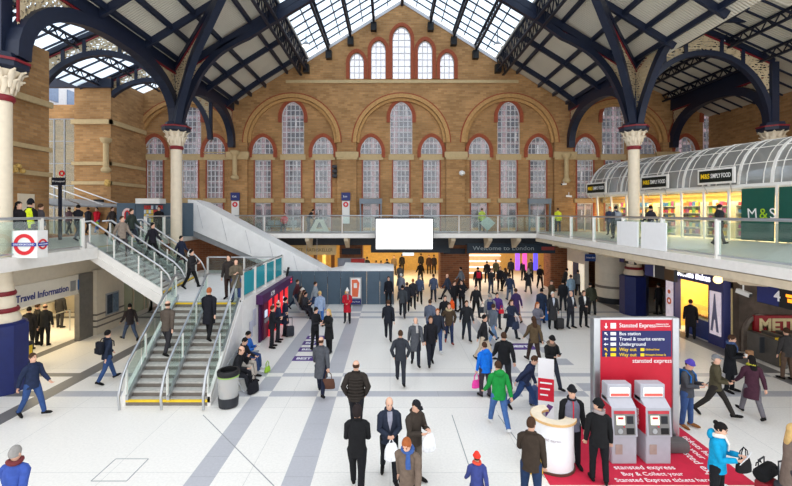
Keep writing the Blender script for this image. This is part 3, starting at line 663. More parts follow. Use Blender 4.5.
# ================================================================ STAIRS
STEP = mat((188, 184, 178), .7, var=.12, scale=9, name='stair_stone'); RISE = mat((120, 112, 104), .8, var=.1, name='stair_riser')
def vec(a): return Vector(a)
def flight(name, label, bl, br, run, z0, z1, n, rails):
    """bl, br: bottom left/right corner; run: horizontal vector of the whole flight"""
    bl, br, run = vec(bl), vec(br), vec(run); root = thing(name, label, 'stairs', ((bl+br)/2).to_tuple())
    dz = (z1-z0)/n; st = MB(); rs = MB(); Z = lambda z: Vector((0, 0, z))
    for i in range(n):
        a = run*(i/n); b = run*((i+1)/n); zt = z0+dz*(i+1)
        st.prism([bl+a+Z(zt-.05), br+a+Z(zt-.05), br+b+Z(zt-.05), bl+b+Z(zt-.05)], (0, 0, .05))
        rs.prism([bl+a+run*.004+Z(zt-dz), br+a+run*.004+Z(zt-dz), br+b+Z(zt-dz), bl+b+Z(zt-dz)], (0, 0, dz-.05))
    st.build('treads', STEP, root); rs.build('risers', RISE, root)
    rd = run.normalized()
    ye = []
    for i in (0, n-1):
        a = run*(i/n)-rd*.004; zt = z0+dz*(i+1); MB().prism([bl+a+Z(zt-.05), br+a+Z(zt-.05), br+a+rd*.07+Z(zt-.05), bl+a+rd*.07+Z(zt-.05)], (0, 0, .057)).build('yellow_nosing', YEL, root)
    side = (br-bl).normalized()
    for t in (0, 1):
        p = (bl-side*.1) if t == 0 else br
        m = MB(); m.prism([p+Z(z0-.02), p+run+Z(z1-.35), p+run+Z(z1+.22), p+Z(z0+.3)], side*.1); m.build('stringer', FASC, root)
    for f in rails:
        p = bl+(br-bl)*f
        H = .98
        top = [p-rd*.34+Z(z0+.05), p-rd*.40+Z(z0+.45), p-rd*.2+Z(z0+H-.1)]+[p+run*k+Z(z0+(z1-z0)*k+H+dz) for k in (.04, .5, .96)]+[p+run+rd*.25+Z(z1+H+.06)]
        hr = MB().tube(top, .04, 8).build('handrail', STEEL, root, smooth=True)
        nn = side*.014
        for k in range(4):
            a, b = .25*k+.01, .25*k+.24; q, w_ = p+run*a+Z(z0+(z1-z0)*a), p+run*b+Z(z0+(z1-z0)*b)
            MB().prism([q+Z(.25), w_+Z(.25), w_+Z(H), q+Z(H)], nn).build('glass_pane', GLASS, root)
        m = MB(); m.prism([p+Z(z0+.1), p+run+Z(z1+.1), p+run+Z(z1+.27), p+Z(z0+.27)], side*.08); m.build('base_channel', STEEL, root)
        for k in (0.02, .33, .66, .98):
            q = p+run*k+Z(z0+(z1-z0)*k); MB().beam(q+Z(.05), q+Z(H+.03), .05, .05, (0, 1, 0)).build('rail_post', FASC, root)
    return root
LZ = 2.22
flight('lower_stairs', 'lower flight of grey stairs with two lanes rising from the concourse', (-7.75, 12.3, 0), (-5.35, 12.3, 0), (-.52, 4.0, 0), 0, LZ, 14, (0, .5, 1))
flight('upper_stairs', 'upper flight of grey stairs climbing left to the upper walkway', (-10.1, 22.0, 0), (-9.35, 17.3, 0), (-2.75, -.45, 0), LZ, MZ, 12, (1, .66, .33, 0))
# stair side walls and landing block
PLAS = mat((236, 234, 232), .6, var=.04, name='white_panel')
mb = MB()
mb.prism([(-5.25, 12.4, 0), (-5.75, 16.3, 0), (-5.75, 16.3, LZ), (-5.25, 12.4, .15)], (-.08, 0, 0))
mb.prism([(-8.0, 12.4, 0), (-8.5, 16.3, 0), (-8.5, 16.3, LZ), (-8.0, 12.4, .15)], (.08, 0, 0))
mb.prism([(-8.3, 16.3, 0), (-5.75, 16.3, 0), (-5.75, 23.2, 0), (-10.2, 23.2, 0), (-10.1, 22.0, 0), (-9.35, 17.2, 0), (-8.3, 16.6, 0)], (0, 0, LZ))
mb.build('floor_landing', PLAS, kind='structure')
# sloping white soffit below the upper flight
mb = MB(); mb.prism([(-9.35, 17.15, LZ-.4), (-12.1, 16.7, MZ-.35), (-12.1, 16.7, MZ-.1), (-9.35, 17.15, LZ+.05)], (-.7, 4.7, 0)); mb.build('ceiling_stairs', FASC, kind='structure')
TEAL = glass_mat('teal_glass', (60, 176, 190), .12, .05, .25)
balustrade('glass screen with teal panes on the landing above the cash machines', [(-5.82, 16.5, LZ), (-5.82, 22.6, LZ)], 1.5, h=1.15, panel=TEAL)
balustrade('glass balustrade across the back of the landing', [(-6.0, 23.05, LZ), (-10.0, 23.05, LZ)], 2.0, h=1.0)
# ================================================================ ESCALATOR HOARDING (white wrapped slope) and dark hoarding
WRAP = mat((246, 246, 246), .45, var=.04, scale=3, name='white_wrap', bump=.25)
root = thing('escalator_hoarding', 'long white wrapped hoarding sloping down from the upper walkway', 'hoarding', (-8, 26, 0))
def sl(x): return 6.55-(x+12.6)*.525
pts = [(-12.6, 6.5), (-12.0, 6.35), (-3.9, sl(-3.9)), (-3.0, 2.15), (-3.0, 1.6), (-6.2, 1.9), (-12.6, 4.7)]
MB().plate(pts, [], 1.9, XZ(27.12)).build('wrapped_slope', WRAP, root)
m = MB()
for i in range(6):
    x = -12+i*1.5; m.beam((x, 26.155, sl(x)-.1), (x+.35, 26.155, sl(x)-1.55), .03, .02)
m.build('seam_tape', mat((200, 200, 204), .4), root)
MB().plate([(-12.6, 4.68), (-6.2, 1.88), (-6.0, 1.55), (-12.6, 4.3)], [], 1.7, XZ(27.12)).build('steel_underside', GREY, root)
MB().box(-12.4, 26.1, 0, -6.4, 27.6, 1.9).build('site_wall', PLAS, root)
root = thing('site_hoarding', 'dark slate hoarding across the concourse with a white cover on top', 'hoarding', (-3, 26.0, 0))
SLD = mat((78, 96, 112), .55, var=.05, name='slate_hoarding')
for i in range(8):
    x = -6.3+i*.81; MB().box(x+.008, 26.0, 0, x+.80, 26.06, 2.05).build('board', SLD, root)
MB().box(.18, 26.0, 0, .24, 28.2, 2.05).build('side_board', SLD, root)
MB().prism([(-2.98, 26.02, 2.05), (.24, 26.02, 2.05), (.24, 28.1, 2.2), (-2.98, 28.1, 2.3)], (0, 0, .05)).build('top_cover', WRAP, root)
m = MB(); m.tube([(-6.35, 25.9, 0), (-6.45, 25.9, 1.5), (-6.25, 25.9, 2.3)], .07, 8); m.build('black_pipe', BLACK, None, 'black bent pipe at the left end of the slate hoarding', 'pipe', smooth=True)
# poster stand in front of the hoarding
def txt(parent, name, body, size, M, m, align='LEFT', sx=1.0, bold=.0): return MB().text(body, size, M, .003, align, sx, bold).build(name, m, parent)
WTXT = mat((245, 245, 245), .5, var=.02, name='white_lettering'); YTXT = mat((250, 210, 30), .5, var=.02, name='yellow_lettering'); NTXT = mat((30, 40, 120), .5, var=.02, name='blue_lettering')
ORG_ = mat((226, 108, 70), .5, var=.05, name='orange_print'); REDP = mat((206, 24, 50), .5, var=.05, name='red_panel'); BLUEP = mat((36, 44, 106), .5, var=.05, name='navy_panel')
p = thing('poster_stand', 'freestanding poster board with orange print before the slate hoarding', 'sign', (-2.05, 25.5, 0))
MB().box(-2.45, 25.5, .05, -1.72, 25.56, 1.75).build('frame', GREY, p); MB().box(-2.38, 25.47, .5, -1.79, 25.5, 1.68).build('poster', mat((240, 236, 232), .5), p)
m = MB(); m.plate([(-2.30, .58), (-1.95, .56), (-1.85, 1.4), (-2.0, 1.62), (-2.32, 1.6)], [[(-2.2, 1.1), (-2.0, 1.1), (-2.0, 1.4), (-2.2, 1.4)]], .01, XZ(25.465)); m.build('orange_print', ORG_, p)
MB().box(-2.42, 25.46, .1, -1.75, 25.5, .42).build('navy_panel', BLUEP, p); txt(p, 'lettering', 'Cross House', .1, XZ(25.45, -2.36, .27), WTXT)
m = MB(); m.prism([(-2.75, 25.3, 0), (-2.5, 25.3, 0), (-2.53, 25.4, .95), (-2.72, 25.4, .95)], (0, .05, 0)); m.build('wet_floor_sign', YEL, None, 'yellow wet floor board beside the poster stand', 'sign')
# ================================================================ CASH MACHINE BLOCK
PURP = mat((74, 30, 84), .5, var=.08, name='purple_panel'); HOT = mat((86, 24, 60), .45, var=.06, name='plum_panel')
c = thing('cash_machine_bank', 'purple and red bank of cash machines set in the white landing wall', 'cash machine', (-5.6, 20.4, 0))
MB().box(-5.74, 18.3, 0, -5.66, 22.5, 1.95).build('back_panel', PURP, c)
MB().box(-5.74, 18.0, 1.72, -5.45, 23.6, 2.12).build('fascia', PURP, c)
for i in range(4):
    y = 18.5+i*1.0
    u = MB().box(-5.66, y, .05, -5.56, y+.72, 1.7).build('cash_machine', HOT, c)
    MB().box(-5.56, y+.14, 1.0, -5.54, y+.5, 1.3).build('screen', mat((190, 210, 230), .3, emit=.6), u); MB().box(-5.58, y+.1, .78, -5.5, y+.6, .92).build('keypad_shelf', GREY, u)
    MB().box(-5.6, y+.72, 0, -5.42, y+.78, 1.75).build('divider', mat((236, 52, 60), .4, emit=.5), c)
m = MB(); m.text('ATM', .3, frame((-5.44, 19.2, 1.92), (0, 1, 0), (0, 0, 1)), .003); m.build('lettering', WTXT, c)
m = MB()
for k in range(3):
    a = 2*pi*k/3+pi/2; o = Vector((-5.43, 23.15+.1*cos(a), 1.92+.1*sin(a))); m.plate([(o.y-.05+.09*cos(b), o.z+.05*sin(b)) for b in [i*pi/5 for i in range(10)]], [], .02, YZl(-5.43))
m.build('emblem', mat((240, 70, 90), .4, emit=.4), c)
for k, y in enumerate((17.1, 17.55)):
    MB().box(-5.72, y, .9 if k else .55, -5.7, y+.36, 1.6 if k else 1.2).build('notice', mat((196, 196, 214), .5), None, 'small framed notice on the white wall %s' % ('next to the cash machines' if k else 'nearer the bench'), 'sign')
# benches
def bench(label, o, d, n, group='metal benches'):
    o, d = vec(o), vec(d).normalized(); s_ = Vector((-d.y, d.x, 0)); root = thing('bench', label, 'bench', o, math.atan2(d.y, d.x), None, world=False)
    for k in range(n):
        x = k*.56; MB().rbox(x+.02, -.02, .41, x+.53, .44, .45, .015).build('seat', GREY, root)
        m = MB(); m.M = Matrix.Translation((x, .44, .45)) @ Matrix.Rotation(R(-12), 4, 'X'); m.rbox(.03, 0, .05, .52, .03, .42, .012); m.build('backrest', GREY, root)
    for x in (.1, n*.56-.1): MB().tube([(x, .0, 0), (x, .05, .03), (x, .2, .38), (x, .42, .40)], .025, 8).build('leg', STEEL, root)
    m = MB().box(0, .18, .36, n*.56, .24, .41); m.build('beam', STEEL, root)
    return root
bench('grey metal bench along the white stair wall behind the litter bin', (-4.6, 13.2, 0), (-.14, 1, 0), 5)
bench('short metal bench at the foot of the slate hoarding', (-4.35, 22.4, 0), (-.35, 1, 0), 4)
# litter bin
b = thing('litter_bin', 'clear litter bin with black rim near the foot of the stairs', 'bin', (-4.73, 12.3, 0))
cx, cy = -4.73, 12.3
MB().lathe([(.27, .02), (.29, .25), (.29, .3)], (cx, cy, 0), 20).build('base', DARK, b, smooth=True)
MB().lathe([(.275, .28), (.285, .92)], (cx, cy, 0), 20).build('clear_bag', glass_mat('bin_plastic', (226, 226, 224), .1, .2, .5), b, smooth=True)
m = MB(); m.lathe([(.30, .92), (.32, .95), (.32, 1.04), (.30, 1.07), (.24, 1.07), (.24, .93)], (cx, cy, 0), 20); m.build('rim', BLACK, b, smooth=True)
m = MB(); m.lathe([(.30, .88), (.30, .91)], (cx, cy, 0), 20); m.build('green_band', mat((150, 190, 90), .5), b)
m = MB()
for k in range(10): m.ell((cx+random.uniform(-.12, .12), cy+random.uniform(-.12, .12), .3+.05*k), (.1, .1, .06), 7, 5)
m.build('rubbish', mat((190, 160, 130), .8, var=.4, scale=12), b, kind='stuff')
# ================================================================ TRAVEL OFFICE under the left walkway
XF = -13.8
CRW = mat((222, 212, 194), .6, var=.04, name='cream_cladding')
mb = MB(); mb.box(XF-.3, 9, 2.95, XF, 24.2, 3.95); mb.box(XF-.35, 19.4, 0, XF+.25, 21.4, 3.0); mb.box(XF-.3, 24.0, 0, XF, 24.4, 3.95); mb.box(XF-.3, 21.4, 2.5, XF, 24.2, 3.0); mb.box(XF-.3, 21.4, 0, XF, 24.2, .25)
mb.box(XF-.3, 9, 0, XF, 13.2, 3); mb.box(-19, 24.2, 0, XF, 24.4, 3.95); mb.box(-19, 9, 0, -18.8, 24.2, 3.95)
mb.build('wall_travel_office', CRW, kind='structure')
mb = MB()
for z in (.35, .62, .9): mb.box(XF-.3, 19.4, z, XF+.27, 21.42, z+.07)
mb.build('trim_15', mat((120, 112, 104), .6), kind='structure')
MB().box(-19, 9, 3.0, XF-.3, 24.2, 3.1).build('ceiling_office', mat((236, 220, 180), .7), kind='structure')
area(-16.2, 17.5, 2.95, 3, 7, 210, (1, .85, .55))
MB().box(XF-.1, 18.5, 0, XF+.12, 19.35, 2.95).build('trim_16', mat((128, 124, 118), .35, .4, name='grey_pilaster'), kind='structure')
o = thing('window_90', None, None, (XF, 22.8, .25), kind='structure'); m = MB()
for y in (21.5, 22.6, 23.6, 23.95): m.box(XF-.08, y-.04, .25, XF+.02, y+.04, 2.5)
m.build('window_frame', SOFF, o); MB().box(XF-.05, 21.45, .25, XF-.02, 23.95, 2.5).build('glass_pane', glass_mat('green_glass', (196, 200, 170), .15, .05, .35), o)
s_ = thing('travel_sign', 'long cream fascia sign reading London Travel Information', 'sign', (XF+.06, 17, 2.1))
MB().box(XF, 13.2, 2.1, XF+.08, 19.6, 2.95).build('board', mat((228, 222, 210), .5, var=.03), s_)
txt(s_, 'lettering', 'London Travel Information', .36, frame((XF+.09, 14.25, 2.45), (0, 1, 0), (0, 0, 1)), NTXT, sx=.93, bold=.008)
MB().box(XF+.08, 18.02, 2.28, XF+.1, 18.32, 2.72).build('timetable_icon', GREY, s_); MB().box(XF+.08, 18.45, 2.28, XF+.1, 18.78, 2.72).build('information_icon', mat((40, 110, 180), .5), s_)
txt(s_, 'small_lettering', 'The Europe Visitor\nCentre', .17, frame((XF+.09, 18.85, 2.58), (0, 1, 0), (0, 0, 1)), DARK, sx=.8)
p = thing('poster_case', 'framed dark poster case on the stone pier by the travel office', 'poster', (XF+.27, 20.4, .75)); MB().box(XF+.25, 20.0, .75, XF+.29, 20.95, 1.8).build('frame', STEEL, p); MB().box(XF+.29, 20.07, .82, XF+.3, 20.45, 1.72).build('poster', mat((60, 70, 84), .4, var=.4, scale=8), p); MB().box(XF+.29, 20.5, .82, XF+.3, 20.88, 1.72).build('poster', mat((110, 130, 150), .4, var=.4, scale=8), p)
# counter and rails inside the office
m = thing('office_counter', 'pale counter at the back of the travel office', 'counter', (-18, 18, 0)); MB().box(-18.3, 15, 0, -17.7, 22, 1.0).build('front', CRW, m); MB().box(-18.4, 14.9, 1.0, -17.6, 22.1, 1.06).build('worktop', GREY, m)
m = thing('queue_rail', 'steel queue rail inside the travel office', 'railing', (-15.5, 19, 0))
for y in (17.6, 18.9, 20.2): MB().tube([(-15.4, y, 0), (-15.4, y, 1.0)], .03, 8).build('post', STEEL, m)
MB().tube([(-15.4, 17.6, 1.0), (-15.4, 20.2, 1.0)], .025, 8).build('handrail', STEEL, m)
l = thing('leaflet_rack', 'yellow and black leaflet bin just inside the travel office', 'rack', (-13.35, 15.35, 0)); MB().rbox(-13.55, 15.2, 0, -13.2, 15.55, .95, .03).build('body', DARK, l); MB().box(-13.2, 15.26, .3, -13.18, 15.48, .8).build('front_panel', YEL, l)
# underground box sign hung on the walkway edge
u = thing('underground_sign', 'white box sign with the red ring and blue bar reading UNDERGROUND', 'sign', (-11.3, 13.2, 4.27))
MB().box(-11.75, 13.05, 4.25, -10.96, 13.45, 5.1).build('case', WHITE, u)
RED2 = mat((214, 34, 44), .45, var=.03, name='ring_red'); BL2 = mat((28, 52, 150), .45, var=.03, name='bar_blue')
circ = lambda r, cx=0, cz=0, n=28: [(cx+r*cos(2*pi*k/n), cz+r*sin(2*pi*k/n)) for k in range(n)]
for nm, M_, in (('front', XZ(13.04, -11.36, 4.67)), ('side', frame((-10.95, 13.25, 4.67), (0, 1, 0), (0, 0, 1)))):
    sc = 1 if nm == 'front' else .5
    MB().plate(circ(.33*sc), [circ(.22*sc)], .01, M_).build('red_ring', RED2, u)
    M2 = M_ @ Matrix.Translation((0, 0, .008)); MB().plate([(-.38*sc, -.055), (.38*sc, -.055), (.38*sc, .055), (-.38*sc, .055)], [], .01, M2).build('blue_bar', BL2, u)
    txt(u, 'lettering', 'UNDERGROUND', .085*sc, M_ @ Matrix.Translation((0, 0, .016)), WTXT, 'CENTER', 1.0)
for x in (-11.55, -11.15): MB().box(x-.03, 13.0, 5.1, x+.03, 13.05, 5.2)
# wayfinding post, kiosk and hoarding on the left walkway
p = thing('wayfinding_post', 'navy post with a dark sign and red roundel on the left walkway', 'sign', (-17.4, 22, MZ))
MB().box(-17.35, 21.95, MZ, -17.23, 22.07, 7.4).build('post', NAVY, p); MB().box(-17.65, 21.9, 7.1, -16.95, 21.96, 7.5).build('sign_board', NAVYD, p); MB().plate(circ(.15, -17.15, 7.72), [circ(.08, -17.15, 7.72)], .04, XZ(21.95)).build('roundel', RED2, p)
txt(p, 'lettering', 'M Liverpool', .13, XZ(21.88, -17.6, 7.3), WTXT)
h = thing('upper_hoarding', 'dark slate hoarding with a red and white mark on the left walkway', 'hoarding', (-15.5, 25.2, MZ))
for i in range(4): MB().box(-16.4+i*1.15, 25.2, MZ, -15.28+i*1.15, 25.28, 6.25).build('board', SLD, h)
m = MB().plate(ring(-15.75, .18, 5.6, .22, .13, 5.1), [], .02, XZ(25.18)); m.build('white_mark', mat((230, 200, 196), .5), h); MB().plate(ring(-15.75, .1, 5.6, .14, .07, 5.1), [], .02, XZ(25.17)).build('red_mark', RED2, h)
k = thing('news_kiosk', 'small pale kiosk with magazines in the dark hoarding upstairs', 'kiosk', (-14.2, 25.0, MZ)); MB().box(-14.75, 24.6, MZ, -13.55, 25.15, 5.0).build('counter', DARK, k); MB().box(-14.85, 24.5, 6.2, -13.45, 25.2, 6.5).build('roof', WHITE, k)
mg = MB()
for i in range(8):
    for j in range(4): mg.k = random.randrange(4); mg.box(-14.7+i*.14, 25.1, 5.1+j*.26, -14.58+i*.14, 25.16, 5.32+j*.26)
mg.build('magazines', [mat((230, 200, 90), .5), mat((210, 220, 230), .5), mat((190, 60, 60), .5), mat((70, 90, 120), .5)], k, kind='stuff')
# street canopy outside the left opening, grille and camera on the corner block
m = thing('entrance_canopy', 'glass and steel canopy over the street entrance on the left', 'canopy', (-20, 25.5, 6.2)); MB().prism([(-20.6, 22.6, 6.4), (-18.0, 22.6, 6.0), (-17.2, 27.9, 6.0), (-20.6, 27.9, 6.5)], (0, 0, .08)).build('panel', GREY, m)
for y in (23.5, 25.5, 27.4): MB().beam((-20.6, y, 7.3), (-17.4, y, 6.15), .06, .06).build('tie_rod', STEEL, m)
for x, y, z, t in ((-17.95, 19.8, 7.8, 'left brick wall'), (-18.8, 27.95, 7.65, 'corner block')):
    m = MB()
    for i in range(12): m.ell((x+random.uniform(-.05, .05)+(.05 if x > -18 else 0), y+random.uniform(-.7, .7) if x > -18.5 else y, z+random.uniform(-.12, .15)), (.16, .16, .13), 7, 5)
    m.build('stone_carving', mat((196, 160, 90), .8, var=.3, scale=9), None, 'small carved gilt ornament on the ' + t, 'ornament')
MB().box(-19.7, 27.9, 6.25, -19.1, 28.05, 6.55).build('air_grille', BLACK, None, 'small dark grille on the brick corner block', 'grille')
MB().box(-18.1, 20.4, 5.75, -18.02, 21.3, 6.6).build('wall_plaque', CREAM, None, 'cream plaque on the left brick wall above the police', 'plaque')
# ================================================================ FOOD SHOP on the right walkway
FA = Vector((15.3, 31, MZ)); FU = Vector((3.1, -11.5, 0)).normalized()
MF = frame(FA, FU, (0, 0, 1))            # u along the front, v up, w out to the walkway
def fp(u, v, w_): return MF @ Vector((u, v, w_))
root = thing('food_shop', 'glazed white food shop front with leaning mullions and a barrel glass roof', 'shop', FA)
m = MB(MF); m.tube([(-.6, 2.72, .25), (15, 2.72, .25)], .13, 10); m.tube([(-.6, 3.1, .12), (15, 3.1, .12)], .07, 8); m.box(-.6, 2.55, -.3, 15, 2.68, .2); m.build('eaves_rail', WHITE, root)
for i in range(11):
    u = .1+i*1.32
    MB(MF).beam((u, 0, -.05), (u+.22, 2.7, .3), .1, .1).build('mullion', WHITE, root)
    if i not in (8, 9, 10): MB(MF).prism([(u+.08, .05, -.02), (u+1.24, .05, -.02), (u+1.46, 2.55, .25), (u+.3, 2.55, .25)], (0, 0, .015)).build('glass_pane', GLASS, root)
GREENP = mat((20, 84, 72), .4, var=.05, name='green_panel')
for i, (a, b) in enumerate(((10.05, 11.5), (11.68, 13.6))):
    MB(MF).prism([(a, .05, .12), (b, .05, .12), (b+.22, 2.6, .4), (a+.22, 2.6, .4)], (0, 0, .04)).build('green_panel', GREENP, root)
    MB(MF).beam((b+.08, 0, .05), (b+.3, 2.7, .4), .1, .1).build('mullion', WHITE, root)
tilt = MF @ Matrix.Translation((10.45, 1.35, .34)) @ Matrix.Rotation(R(6), 4, 'X')
txt(root, 'lettering', 'M', .72, tilt, WTXT, sx=.85); txt(root, 'ampersand', '&', .72, tilt @ Matrix.Translation((.54, 0, 0)), mat((160, 200, 40), .5), sx=.85); txt(root, 'lettering', 'S', .72, tilt @ Matrix.Translation((.98, 0, 0)), WTXT, sx=.85)
# barrel roof
rr = 2.35; c0 = -2.1
prof = [(c0+rr*cos(a), 2.85+rr*sin(a)) for a in [pi*k/14 for k in range(15)]]
m = MB(MF); n0 = len(prof)
vs = [(u, v, w_) for u in (-.5, 15) for (w_, v) in prof]; m.add(vs, [(k, k+1, n0+k+1, n0+k) for k in range(n0-1)]); m.build('vault_glazing', glass_mat('vault_glass', (214, 220, 222), .16, .06, .66), root, smooth=True)
m = MB(MF); m.add([(-.5, 2.85, c0)]+[(-.5, v, w_) for (w_, v) in prof], [(0, k+1, k+2) for k in range(n0-1)]); m.build('end_glazing', GLASS, root)
for i in range(11):
    u = -.5+i*1.5; MB(MF).strip([(u, v, w_) for (w_, v) in prof], .13, .09, (1, 0, 0)).build('vault_rib', WHITE, root)
m = MB(MF)
for i in range(20):
    u = -.5+i*.75+.375; m.strip([(u, v, w_) for (w_, v) in prof[:9]], .035, .04, (1, 0, 0))
for k in (2, 4, 6): m.beam((-.5, prof[k][1], prof[k][0]), (15, prof[k][1], prof[k][0]), .04, .04)
m.build('glazing_bar', WHITE, root, kind='stuff')
m = MB(MF); m.box(-.4, 0, -5.2, 15, 2.9, -5.0); m.box(-.4, 2.5, -5.0, 15, 2.6, -.4); m.build('back_wall', mat((250, 200, 120), .7, name='shop_wall'), root)
area(*fp(6.5, 2.42, -2.4), 4.4, 12, 1000, (1, .78, .44), (0, 0, math.atan2(FU.y, FU.x)-pi/2))
# shop signs
for i, (u, z) in enumerate(((9.1, 7.18), (5.38, 7.12), (.55, 7.02))):
    s_ = thing('shop_sign', ('black shop sign nearest the green panels reading in yellow and white', 'middle black shop sign, just right of the cream column', 'farthest black shop sign, left of the cream column')[i], 'sign', fp(u, z-MZ, .6), 0, None)
    v = z-MZ; MB(MF).box(u-.95, v, .5, u+.95, v+.82, .62).build('frame', WHITE, s_); MB(MF).box(u-.85, v+.1, .62, u+.85, v+.72, .64).build('face', mat((16, 26, 22), .4), s_)
    t_ = MF @ Matrix.Translation((u-.62, v+.41, .65)); txt(s_, 'yellow_lettering', 'M&S', .36, t_ @ Matrix.Translation((-.14, 0, 0)), YTXT, sx=.72, bold=.008); txt(s_, 'lettering', 'SIMPLY FOOD', .33, t_ @ Matrix.Translation((.4, 0, 0)), WTXT, sx=.5, bold=.004)
    for du in (-.7, .7): MB(MF).tube([(u+du, v, .56), (u+du*.9, v-.5, .3)], .025, 6).build('strut', STEEL, s_)
# shelves and goods
SHC = [mat(c, .5, var=.1) for c in ((206, 60, 60), (240, 200, 80), (220, 120, 50), (120, 170, 80), (170, 60, 130), (240, 235, 225), (90, 60, 50), (60, 110, 170))]
goods = []
for i in range(6):
    u = .6+i*1.62; s_ = thing('shop_shelf', 'shelf unit of groceries in the food shop window, ' + ('at the far end', 'second from the far end', 'third from the far end', 'fourth from the far end', 'second from the green panels', 'next to the green panels')[i], 'shelf', fp(u, 0, -1.6))
    MB(MF).box(u, 0, -1.9, u+1.3, 2.05, -1.85).build('back_panel', OFFW, s_)
    for k in range(5): MB(MF).box(u, .12+k*.42, -1.85, u+1.3, .15+k*.42, -1.35).build('shelf_board', OFFW, s_)
    for e in (u, u+1.27): MB(MF).box(e, 0, -1.9, e+.03, 2.05, -1.35).build('side_panel', OFFW, s_)
    for k in range(5):
        for j in range(6):
            goods.append((u+.06+j*.2, .155+k*.42, random.choice(SHC), random.uniform(.16, .32), i))
gp = {}
for (u, v, mm, hh, i) in goods:
    if mm not in gp:
        o = MB(frame((0, 0, 0), FU, (0, 0, 1))).box(0, 0, 0, .16, .3, .22).build('grocery_pack', mm); o.location = (0, 0, 0); gp[mm] = o; first = o
        # keep origin at the local zero
        for vv in o.data.vertices: vv.co += spl(o)
        c = o
    else:
        c = gp[mm].copy(); COL.objects.link(c)
    c.location = fp(u, v, -1.72); c.scale = (1, 1, hh/.3)
    tag(c, 'packet standing on the shelves behind the food shop glass', 'grocery pack', 'groceries on the food shop shelves')
# white boards on the right balustrade
for i, (y0, y1) in enumerate(((16.72, 18.25), (15.0, 16.5))):
    b = MB().box(9.86, y0, MZ+.03, 9.9, y1, MZ+1.05).build('white_board', mat((246, 246, 246), .5, var=.02), None, 'blank white board fixed to the right balustrade, %s one' % ('farther' if i == 0 else 'nearer'), 'board', 'white boards on the right balustrade')
# ================================================================ RIGHT SIDE BELOW THE WALKWAY
m = thing('clad_drum', 'round cream clad drum wall below the right walkway', 'drum', (14.2, 26.8, 0)); m2 = MB()
MB().lathe([(.98, 0), (.98, .35)], (14.2, 26.8, 0), 28).build('plinth', DARK, m, smooth=True)
for k in range(7): m2.lathe([(1.0, .36+k*.51), (1.0, .84+k*.51), (.985, .85+k*.51), (.985, .87+k*.51)], (14.2, 26.8, 0), 28)
m2.build('cladding', CRW, m, smooth=True)
MB().lathe([(1.02, .95), (1.02, 1.1)], (14.2, 26.8, 0), 28).build('dark_band', mat((120, 110, 100), .6), m, smooth=True)
mb = MB(); mb.box(21.5, 12, 0, 22, YW, 3.95); mb.build('wall_platform', CRW, kind='structure')
# bakery kiosk
KX = 13.9; BLUEK = mat((54, 58, 112), .5, var=.06, name='kiosk_blue')
k = thing('bakery_kiosk', 'blue framed bakery kiosk with a bright yellow counter', 'kiosk', (KX+1, 19.4, 0))
MB().box(KX, 17.5, 2.5, KX+2.6, 21.2, 3.3).build('fascia', BLUEK, k)
for y0, y1 in ((17.5, 18.35), (20.5, 21.2)): MB().box(KX, y0, 0, KX+.3, y1, 2.5).build('pier', BLUEK, k)
MB().box(KX+2.3, 17.5, 0, KX+2.6, 21.2, 3.0).build('back_wall', mat((236, 206, 140), .6), k); MB().box(KX+.3, 17.5, 0, KX+2.3, 17.6, 3).build('side_wall', mat((250, 226, 170), .6), k)
MB().box(KX+.3, 21.1, 0, KX+2.3, 21.2, 3).build('side_wall', mat((240, 190, 90), .6, name='kiosk_yellow'), k)
MB().box(KX+.15, 18.35, .0, KX+.6, 20.0, .85).build('counter_front', mat((36, 56, 120), .5), k); MB().box(KX+.1, 18.35, .85, KX+.7, 20.0, .9).build('worktop', STEEL, k)
m = MB(); m.prism([(KX+.14, 18.4, .9), (KX+.14, 18.4, 1.1), (KX+.4, 18.4, 1.35), (KX+.6, 18.4, 1.35), (KX+.6, 18.4, .9)], (0, 1.55, 0)); m.build('display_case', GLASS, k)
for y0, y1, w_ in ((17.62, 18.22, 1), (20.6, 21.1, 0)):
    p = MB().box(KX-.04, y0, .45, KX, y1, 2.3).build('poster', mat((226, 214, 226), .5, emit=.25), k)
    mm = MB()
    if w_: mm.plate([(y0+.08, .6), (y0+.2, .6), (y0+.27, 1.1), (y0+.34, 1.1), (y0+.41, .6), (y0+.53, .6), (y0+.4, 1.5), (y0+.33, 2.2), (y0+.28, 2.2), (y0+.21, 1.5)], [], .01, YZr(0) @ Matrix(((-1, 0, 0, 0), (0, 1, 0, 0), (0, 0, -1, KX-.05), (0, 0, 0, 1))) if False else frame((KX-.05, 0, 0), (0, 1, 0), (0, 0, 1))); mm.build('tower_print', mat((110, 110, 140), .5), p)
    else: mm.plate(circ(.17, y0+.25, 1.3), [circ(.08, y0+.25, 1.3)], .01, frame((KX-.05, 0, 0), (0, 1, 0), (0, 0, 1))); mm.plate(circ(.1, y0+.25, 1.75), [], .01, frame((KX-.05, 0, 0), (0, 1, 0), (0, 0, 1))); mm.build('orange_print', ORG_, p)
txt(k, 'lettering', 'Du Monde Bakes', .42, frame((KX-.01, 20.9, 2.78), (0, -1, 0), (0, 0, 1)), mat((240, 240, 255), .5, emit=1.2, name='lit_lettering'), sx=.92, bold=.01)
MB().box(KX+2.2, 19.0, 1.7, KX+2.28, 20.0, 2.7).build('menu_board', mat((255, 150, 30), .5, emit=.7), k)
m = MB(); 
for i in range(14): m.ell((KX+.3+.1*(i % 2), 18.5+i*.1, .96), (.07, .06, .05), 7, 5)
m.build('pastries', mat((190, 120, 50), .7, var=.3, scale=12), k, kind='stuff')
area(KX+1.3, 19.4, 2.45, 1.6, 3, 110, (1, .82, .5))
